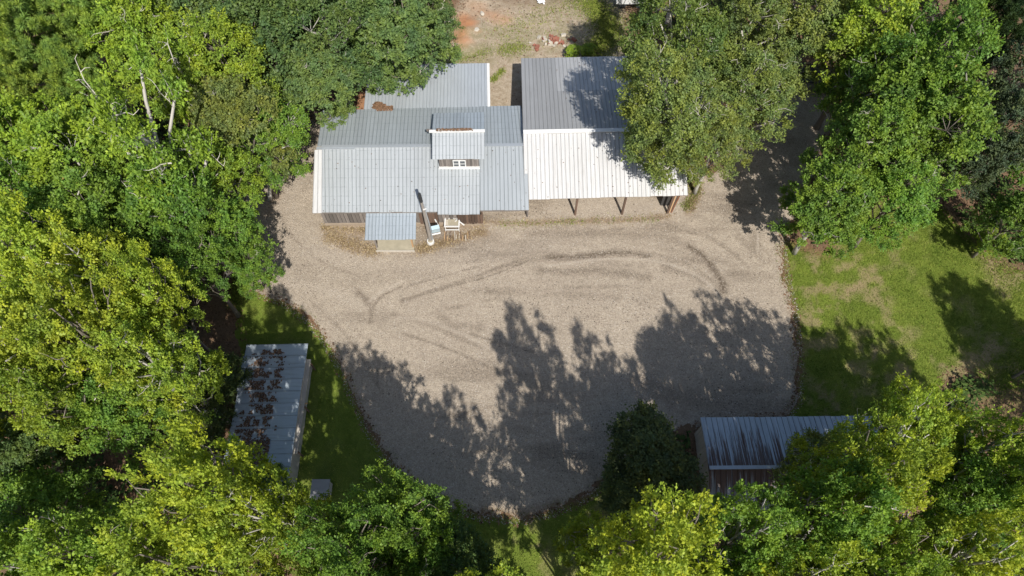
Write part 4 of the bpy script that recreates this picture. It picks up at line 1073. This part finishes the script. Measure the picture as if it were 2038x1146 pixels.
def make_pine(seed):
    rg = np.random.RandomState(seed); V = []; Fc = []
    def add(pts, rad_, n_=6):
        v, f = tube_geo(pts, rad_, n_, len(V)); V.extend(v); Fc.extend(f)
    add([(0, 0, -.2), (0.05, 0, 5), (0, .1, 11), (0, 0, 15.6)], [.26, .21, .14, .04], 8)
    tips = []
    for i in range(46):
        z = 7.2 + 8.2 * (i / 46) ** .85; a = i * 2.4 + rg.uniform(-.3, .3); r = (3.9 * (1 - ((z - 7) / 9) ** 1.6) + .5) * rg.uniform(.65, 1.1)
        dirv = Vector((math.cos(a), math.sin(a), 0)); e = dirv * r + Vector((0, 0, z + .3 * r))
        add([(0, 0, z), dirv * r * .5 + Vector((0, 0, z + .02 * r)), e], [.05, .035, .015], 4)
        for t in (.45, .62, .78, .9, 1.0):
            for s in range(5): tips.append(np.array(dirv * r * t + Vector((0, 0, z + .22 * r * t))) + rg.randn(3) * np.array([.34, .34, .18]) * (1.25 - t * .4))
    tips.append(np.array([0, 0, 15.8])); tips = np.array(tips); n = len(tips); m = 64
    d = nrmz(rg.randn(n, m, 3) + np.array([0, 0, .45])); ln = rg.uniform(.24, .42, (n, m))
    pos = (tips[:, None, :] + d * .03).reshape(-1, 3); ax = d.reshape(-1, 3); no = nrmz(rg.randn(n * m, 3)); k = n * m
    tint = np.repeat(rg.rand(n) * .4, m) + .5 * rg.rand(k)
    crown = leaf_mesh('crown', pos, ax, no, ln.ravel(), np.full(k, .05), tint, M_needle, 0)
    me = bpy.data.meshes.new('trunk'); me.from_pydata([tuple(v) for v in V], [], Fc); me.update(); me.shade_smooth(); me.materials.append(M_pinebark)
    return me, crown

PROTO = {
    'A': make_tree('broad', 1, 215, 160, .19, M_leaf, M_bark, clr=.80),
    'B': make_tree('broad', 2, 215, 160, .18, M_leaf, M_bark, clr=.80),
    'C': make_tree('broad', 8, 215, 170, .20, M_leaf, M_pale, clr=.80, nbr=1.2),
    'O': make_tree('broad', 5, 240, 150, .16, M_leaf, M_pale, clr=.82, nbr=1.8),
    'N': make_tree('broad', 6, 240, 150, .16, M_leaf, M_pale, clr=.82, nbr=1.8),
    'T': make_tree('tall', 11, 200, 165, .165, M_leaf, M_bark, clr=.68),
    'U': make_tree('tall', 14, 190, 175, .165, M_leaf, M_pale, clr=.68),
    'S': make_tree('sparse', 21, 105, 95, .20, M_leaf, M_pale, clr=.85, nbr=1.0),
    'M': make_tree('shrubby', 31, 230, 110, .24, M_gloss, M_bark, clr=.85, spray=1.8),
    'D': make_tree('round', 33, 300, 150, .17, M_needle, M_bark, clr=.9, spray=.5),
    'P': make_pine(41), 'Q': make_pine(47),
}
KIND = {'A': 'broadleaf_tree', 'B': 'broadleaf_tree', 'C': 'broadleaf_tree', 'O': 'oak_tree', 'N': 'oak_tree', 'T': 'broadleaf_tree', 'U': 'broadleaf_tree', 'S': 'pale_barked_tree', 'M': 'evergreen_tree', 'D': 'evergreen_tree', 'P': 'pine_tree', 'Q': 'pine_tree'}
YEL = (.365, .440, .055); YG = (.285, .395, .055); GRN = (.190, .310, .055); DEEP = (.150, .225, .080); OLV = (.225, .275, .085); DRK = (.125, .155, .055); PIN = (.36, .47, .10); GREY = (.13, .165, .09)
tr_rng = random.Random(99)
def tree(k, px, py, r, H, col, label, group='trees of the wood around the lot', lean=None):
    zc = H * .70; d = Pd(px, py, zc); R = r * d / FPX; p = P(px, py, zc)
    root = empty(KIND[k] if H > 4.5 else 'bush', (p.x, p.y, 0), label, 'tree' if H > 4.5 else 'bush', group)
    rz_ = tr_rng.uniform(0, 6.28); root.rotation_euler.z = rz_
    if lean:      # a tree that reaches over a roof stands beside the building and leans
        root.location = (p.x - lean[0], p.y - lean[1], 0)
        q_ = Vector((0, 0, 1)).rotation_difference(Vector((lean[0], lean[1], zc)).normalized())
        root.rotation_euler = (q_.to_matrix() @ Matrix.Rotation(rz_, 3, 'Z')).to_euler()
    s = R / 4.8; root.scale = (s * tr_rng.uniform(.95, 1.05), s * tr_rng.uniform(.95, 1.05), H / 16.0)
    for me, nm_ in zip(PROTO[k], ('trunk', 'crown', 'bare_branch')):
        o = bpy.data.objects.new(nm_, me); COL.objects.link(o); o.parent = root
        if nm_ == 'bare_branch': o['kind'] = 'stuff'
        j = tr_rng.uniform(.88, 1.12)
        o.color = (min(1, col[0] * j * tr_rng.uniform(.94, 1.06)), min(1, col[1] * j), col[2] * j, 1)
    return root

TREES = [
 # upper left
 ('P', 60, 75, 125, 17, PIN, 'feathery bright green pine filling the upper left corner'),
 ('Q', 175, 40, 100, 16, PIN, 'feathery pine second from the left along the top edge'),
 ('Q', 40, 195, 95, 14, PIN, 'feathery pine with bare trunk below the corner pine, left edge'),
 ('P', 160, 165, 85, 13, PIN, 'lower feathery pine left of the pale-limbed tree'),
 ('B', 290, 70, 115, 15, YG, 'yellow-green tree on the top edge right of the pines'),
 ('C', 400, 30, 110, 15, DEEP, 'dark green tree with pale twigs on the top edge above the yellow-green ones'),
 ('A', 520, 60, 120, 15, DEEP, 'dark green tree on the top edge, upper left middle of the wood'),
 ('O', 650, 40, 125, 14, DEEP, 'big dark oak on the top edge up and left of the tin wing'),
 ('A', 790, 30, 115, 13, DEEP, 'dark green tree at the top edge left of the orange clay bank'),
 ('B', 860, 45, 65, 9, DEEP, 'smaller dark tree directly left of the orange clay bank'),
 ('C', 745, 80, 85, 10, DEEP, 'dark green tree whose boughs hang over the tin wing roof'),
 ('A', 625, 145, 90, 12, DEEP, 'dark green tree hanging over the left end of the back roof'),
 ('O', 535, 255, 85, 11, GRN, 'green tree whose boughs touch the left gable of the long building'),
 ('B', 450, 130, 105, 15, YG, 'olive green tree between the pale-limbed tree and the dark oaks'),
 ('A', 470, 240, 95, 13, OLV, 'olive tree just right of the pale-limbed tree'),
 ('U', 370, 150, 90, 15, YG, 'tall yellow-green tree above the pale-limbed tree'),
 ('S', 285, 255, 125, 21, YG, 'thin-leaved tree with bare white limbs showing, left side of the wood'),
 ('A', 60, 300, 125, 14, YG, 'yellow-green tree at the left edge below the pines'),
 ('C', 170, 330, 125, 15, YG, 'broad yellow-green tree left of the white-limbed tree'),
 ('B', 60, 420, 115, 14, GRN, 'green tree at the left edge between two yellow ones'),
 ('A', 210, 440, 115, 14, GRN, 'green tree directly below the white-limbed tree'),
 ('C', 345, 400, 100, 14, GRN, 'green tree right below the white-limbed tree beside the dark gap'),
 ('B', 440, 350, 80, 11, YG, 'yellow-green tree next to the gravel left of the long building'),
 ('A', 440, 450, 75, 10, GRN, 'green tree leaning over the gravel left of the porch'),
 ('B', 500, 525, 55, 6, GRN, 'low bough-like tree reaching over the gravel at the left lawn corner'),
 ('T', 380, 515, 85, 12, GRN, 'green tree behind the left lawn, its crown dark below'),
 # left middle
 ('T', 60, 520, 130, 17, YEL, 'yellow tall tree at the left edge at mid height'),
 ('U', 190, 540, 120, 17, YEL, 'yellow tall tree second from the left edge at mid height'),
 ('T', 300, 590, 90, 16, YEL, 'yellow-topped tree nearest the russet clearing by the left lawn'),
 ('U', 60, 680, 130, 17, YEL, 'yellow tree at the left edge level with the left shed'),
 ('T', 180, 670, 130, 18, YEL, 'tallest yellow tree in the middle of the left wood'),
 ('U', 300, 720, 110, 16, YG, 'yellow-green tree left of the dark evergreen beside the left shed'),
 ('T', 110, 790, 110, 16, YG, 'yellow-green tree above the black gap at lower left'),
 ('A', 240, 820, 95, 12, GRN, 'green tree sinking into shade above the black gap'),
 ('D', 425, 745, 60, 6, DRK, 'dark feathery evergreen touching the west side of the left shed'),
 ('D', 395, 830, 60, 6, DRK, 'lower dark evergreen southwest of the left shed'),
 ('A', 40, 900, 90, 9, DEEP, 'shaded dark green tree at the left edge beside the black gap'),
 ('B', 70, 1030, 120, 11, GRN, 'green tree in the lower left below the black gap'),
 ('B', 180, 1110, 120, 16, YG, 'yellow-green tree on the bottom edge near the left corner'),
 ('C', 40, 1130, 100, 15, YG, 'yellow-green tree in the bottom left corner'),
 # bottom left
 ('T', 420, 985, 140, 22, YEL, 'large bright yellow tree below the left shed, left half of its clump'),
 ('U', 522, 1025, 108, 21, YEL, 'bright yellow tree below the well box'),
 ('T', 350, 1120, 150, 18, YEL, 'bright yellow tree at the bottom edge under the large clump'),
 ('A', 505, 972, 60, 6.5, DEEP, 'small dark tree covering the lower end of the left shed roof'),
 ('T', 785, 1025, 105, 16, GRN, 'green tree on the lower left rim of the gravel circle'),
 ('T', 690, 1095, 110, 20, GRN, 'green tree at the bottom edge beside the bright yellow clump'),
 ('C', 830, 1090, 95, 12, GRN, 'green tree at the bottom edge left of the shaded grass'),
 ('B', 905, 1125, 90, 10, DEEP, 'dark tree at the bottom edge bordering the shaded grass'),
 # bottom right
 ('U', 1170, 1065, 62, 12, YEL, 'narrow yellow tree just right of the sunlit strip of grass'),
 ('T', 1300, 1120, 155, 24, YEL, 'bright yellow tree on the bottom edge below the dark evergreen'),
 ('M', 1300, 905, 103, 7, DRK, 'dark glossy evergreen standing left of the rusty shed'),
 ('M', 1255, 985, 65, 5, DRK, 'low dark evergreen below the larger glossy one'),
 ('U', 1480, 1070, 120, 21, GRN, 'green tree hiding the lower slope of the rusty shed'),
 ('O', 1648, 922, 92, 9, OLV, 'olive tree spilling over the right end of the rusty roof'),
 ('U', 1765, 890, 105, 18, YG, 'yellow-green tree right of the rusty roof'),
 ('T', 1835, 830, 95, 17, YEL, 'tall yellow-green tree poking up against the right lawn'),
 ('U', 1970, 890, 100, 16, YG, 'yellow-green tree at the right edge below the lawn'),
 ('T', 1715, 955, 115, 20, YEL, 'yellow tree in the middle of the lower right wood'),
 ('A', 1640, 1035, 110, 19, GRN, 'green tree below the rusty shed beside the black gap'),
 ('O', 1900, 1010, 110, 14, GRN, 'green tree near the right edge, lower right wood'),
 ('U', 1590, 1140, 120, 19, YEL, 'yellow tree on the bottom edge under the black gap'),
 ('T', 1760, 1130, 115, 17, YG, 'yellow-green tree at the bottom edge, lower right'),
 ('U', 1930, 1120, 120, 18, YEL, 'yellow tree in the bottom right corner'),
 # right middle and upper right
 ('A', 2030, 430, 65, 8, GRN, 'green tree at the right edge level with the top of the lawn'),
 ('D', 1990, 260, 85, 13, GREY, 'grey-green evergreen in shade at the right edge'),
 ('D', 2035, 140, 90, 13, GREY, 'second grey-green evergreen higher on the right edge'),
 ('Q', 1985, 40, 90, 15, (.07, .11, .035), 'dark pine in the upper right corner'),
 ('T', 1860, 120, 120, 17, GRN, 'bright green tree at the top, left of the corner pine'),
 ('A', 1850, 230, 130, 15, GRN, 'large round bright green tree, upper right'),
 ('B', 1730, 290, 105, 13, GRN, 'green tree right of the shaded drive'),
 ('C', 1655, 400, 90, 10, GRN, 'green tree at the corner of lot and right lawn'),
 ('B', 1790, 385, 85, 10, GRN, 'green tree along the top of the right lawn'),
 ('B', 1740, 60, 110, 15, YG, 'yellow-green tree on the top edge, right of the olive oaks'),
 ('C', 1730, 165, 80, 13, GRN, 'green tree right of the parked trailer'),
 ('O', 1620, 50, 110, 13, OLV, 'olive oak on the top edge above the parked trailer'),
 ('N', 1490, 60, 120, 13, OLV, 'olive oak on the top edge, middle of the oak row'),
 ('N', 1335, 50, 120, 17, (.20, .27, .07), 'olive oak on the top edge above the grey barn roof'),
 ('O', 1325, 190, 118, 18, OLV, 'olive oak spreading over the back slope of the pole barn'),
 ('N', 1480, 180, 112, 12, OLV, 'olive oak between the pole barn and the shaded drive'),
 ('O', 1320, 262, 85, 12, OLV, 'olive oak bough mass over the white barn roof'),
 ('O', 1425, 278, 76, 9.5, OLV, 'lowest olive oak, right of the white barn roof'),
]
LEAN = {(1325, 190): (-4.4, -3.4), (1335, 50): (-3.0, 1.0), (535, 255): (2.2, .8), (1320, 262): (-3.6, -2.4), (745, 80): (0, -3.6), (625, 145): (2.4, -3.0), (790, 30): (0, -3.0),
        (1648, 922): (0, 3.0), (1765, 890): (0, 2.6), (1835, 830): (-4.6, 0)}
for t_ in TREES: tree(*t_, lean=LEAN.get((t_[1], t_[2])))
# trees standing just outside the frame whose shade reaches the lot and the lawn
OUT = [('A', 985, 1265, 110, 11, GRN), ('B', 1240, 1235, 100, 11, GRN), ('T', 985, 1235, 135, 18, YEL), ('U', 1215, 1290, 150, 20, YEL), ('T', 1500, 1290, 190, 20, YEL), ('U', 1760, 1290, 180, 19, YG), ('T', 2060, 1000, 100, 18, YG), ('U', 2165, 905, 95, 15, YG),
       ('U', 2400, 770, 120, 16, YG), ('A', 2130, 690, 60, 8, GRN), ('T', 2560, 850, 150, 18, YG), ('T', 2180, 990, 120, 18, YG), ('U', 620, 1270, 170, 18, YEL), ('T', 770, 1350, 200, 19, YG), ('B', -110, 300, 120, 15, YG), ('B', -110, 700, 140, 16, YEL)]
side = ['bottom edge, a low green crown left of the sunlit strip', 'bottom edge, a low green crown right of the sunlit strip', 'bottom edge below the shaded grass', 'bottom edge below the narrow yellow tree', 'bottom edge below the bright yellow tree', 'bottom edge below the lower right wood', 'right edge below the lawn', 'right edge where the lawn meets the lower wood',
        'right edge beyond the lawn', 'right edge by the grey weeds', 'far right past the lawn', 'right edge of the lower right wood', 'bottom edge below the left yellow clump', 'bottom edge below the green rim trees', 'left edge beside the pines', 'left edge beside the yellow wood']
for t_, s_ in zip(OUT, side): tree(*t_, 'tree standing just outside the %s' % s_)

BEYOND = [('A', 110, -95, 120, 14, YG, 'beyond the top left corner, behind the corner pine'), ('B', 320, -105, 120, 14, YG, 'beyond the top edge behind the yellow-green tree'),
          ('C', 520, -105, 125, 14, DEEP, 'beyond the top edge behind the dark green trees'), ('A', 720, -115, 120, 13, DEEP, 'beyond the top edge up from the tin wing'),
          ('N', 1370, -120, 120, 13, OLV, 'beyond the top edge behind the first olive oak'), ('O', 1560, -110, 120, 13, OLV, 'beyond the top edge behind the middle olive oaks'),
          ('A', 1760, -100, 125, 14, GRN, 'beyond the top edge behind the bright green trees'), ('B', 1970, -95, 120, 14, GRN, 'beyond the top right corner'),
          ('A', 2190, 60, 120, 14, GRN, 'beyond the right edge beside the grey-green evergreens'), ('C', 2200, 260, 120, 14, GRN, 'beyond the right edge in line with the barn roof'),
          ('B', -120, 80, 120, 14, YG, 'beyond the left edge beside the corner pine'), ('U', -130, 500, 130, 16, YEL, 'beyond the left edge beside the yellow trees'), ('C', -120, 920, 120, 14, GRN, 'beyond the left edge beside the black gap')]
for t_ in BEYOND: tree(*t_[:6], 'tree standing ' + t_[6])
# bushes
for (k, x, y, r, H, c, lb_) in (('A', 1143, 100, 20, 1.4, YG, 'bright green bush against the back wall of the pole barn'),
                               ('A', 1172, 95, 16, 1.1, YG, 'smaller bright bush right of the first at the back of the pole barn'),
                               ('B', 1975, 480, 34, 2.6, YG, 'bright green bush at the right end of the lawn'),
                               ('B', 1905, 320, 28, 3.0, GRN, 'small bright bush under the large green tree, right side'),
                               ('A', 1720, 720, 0, 0, YG, '')):
    if r: tree(k, x, y, r, H, c, lb_, 'bushes')
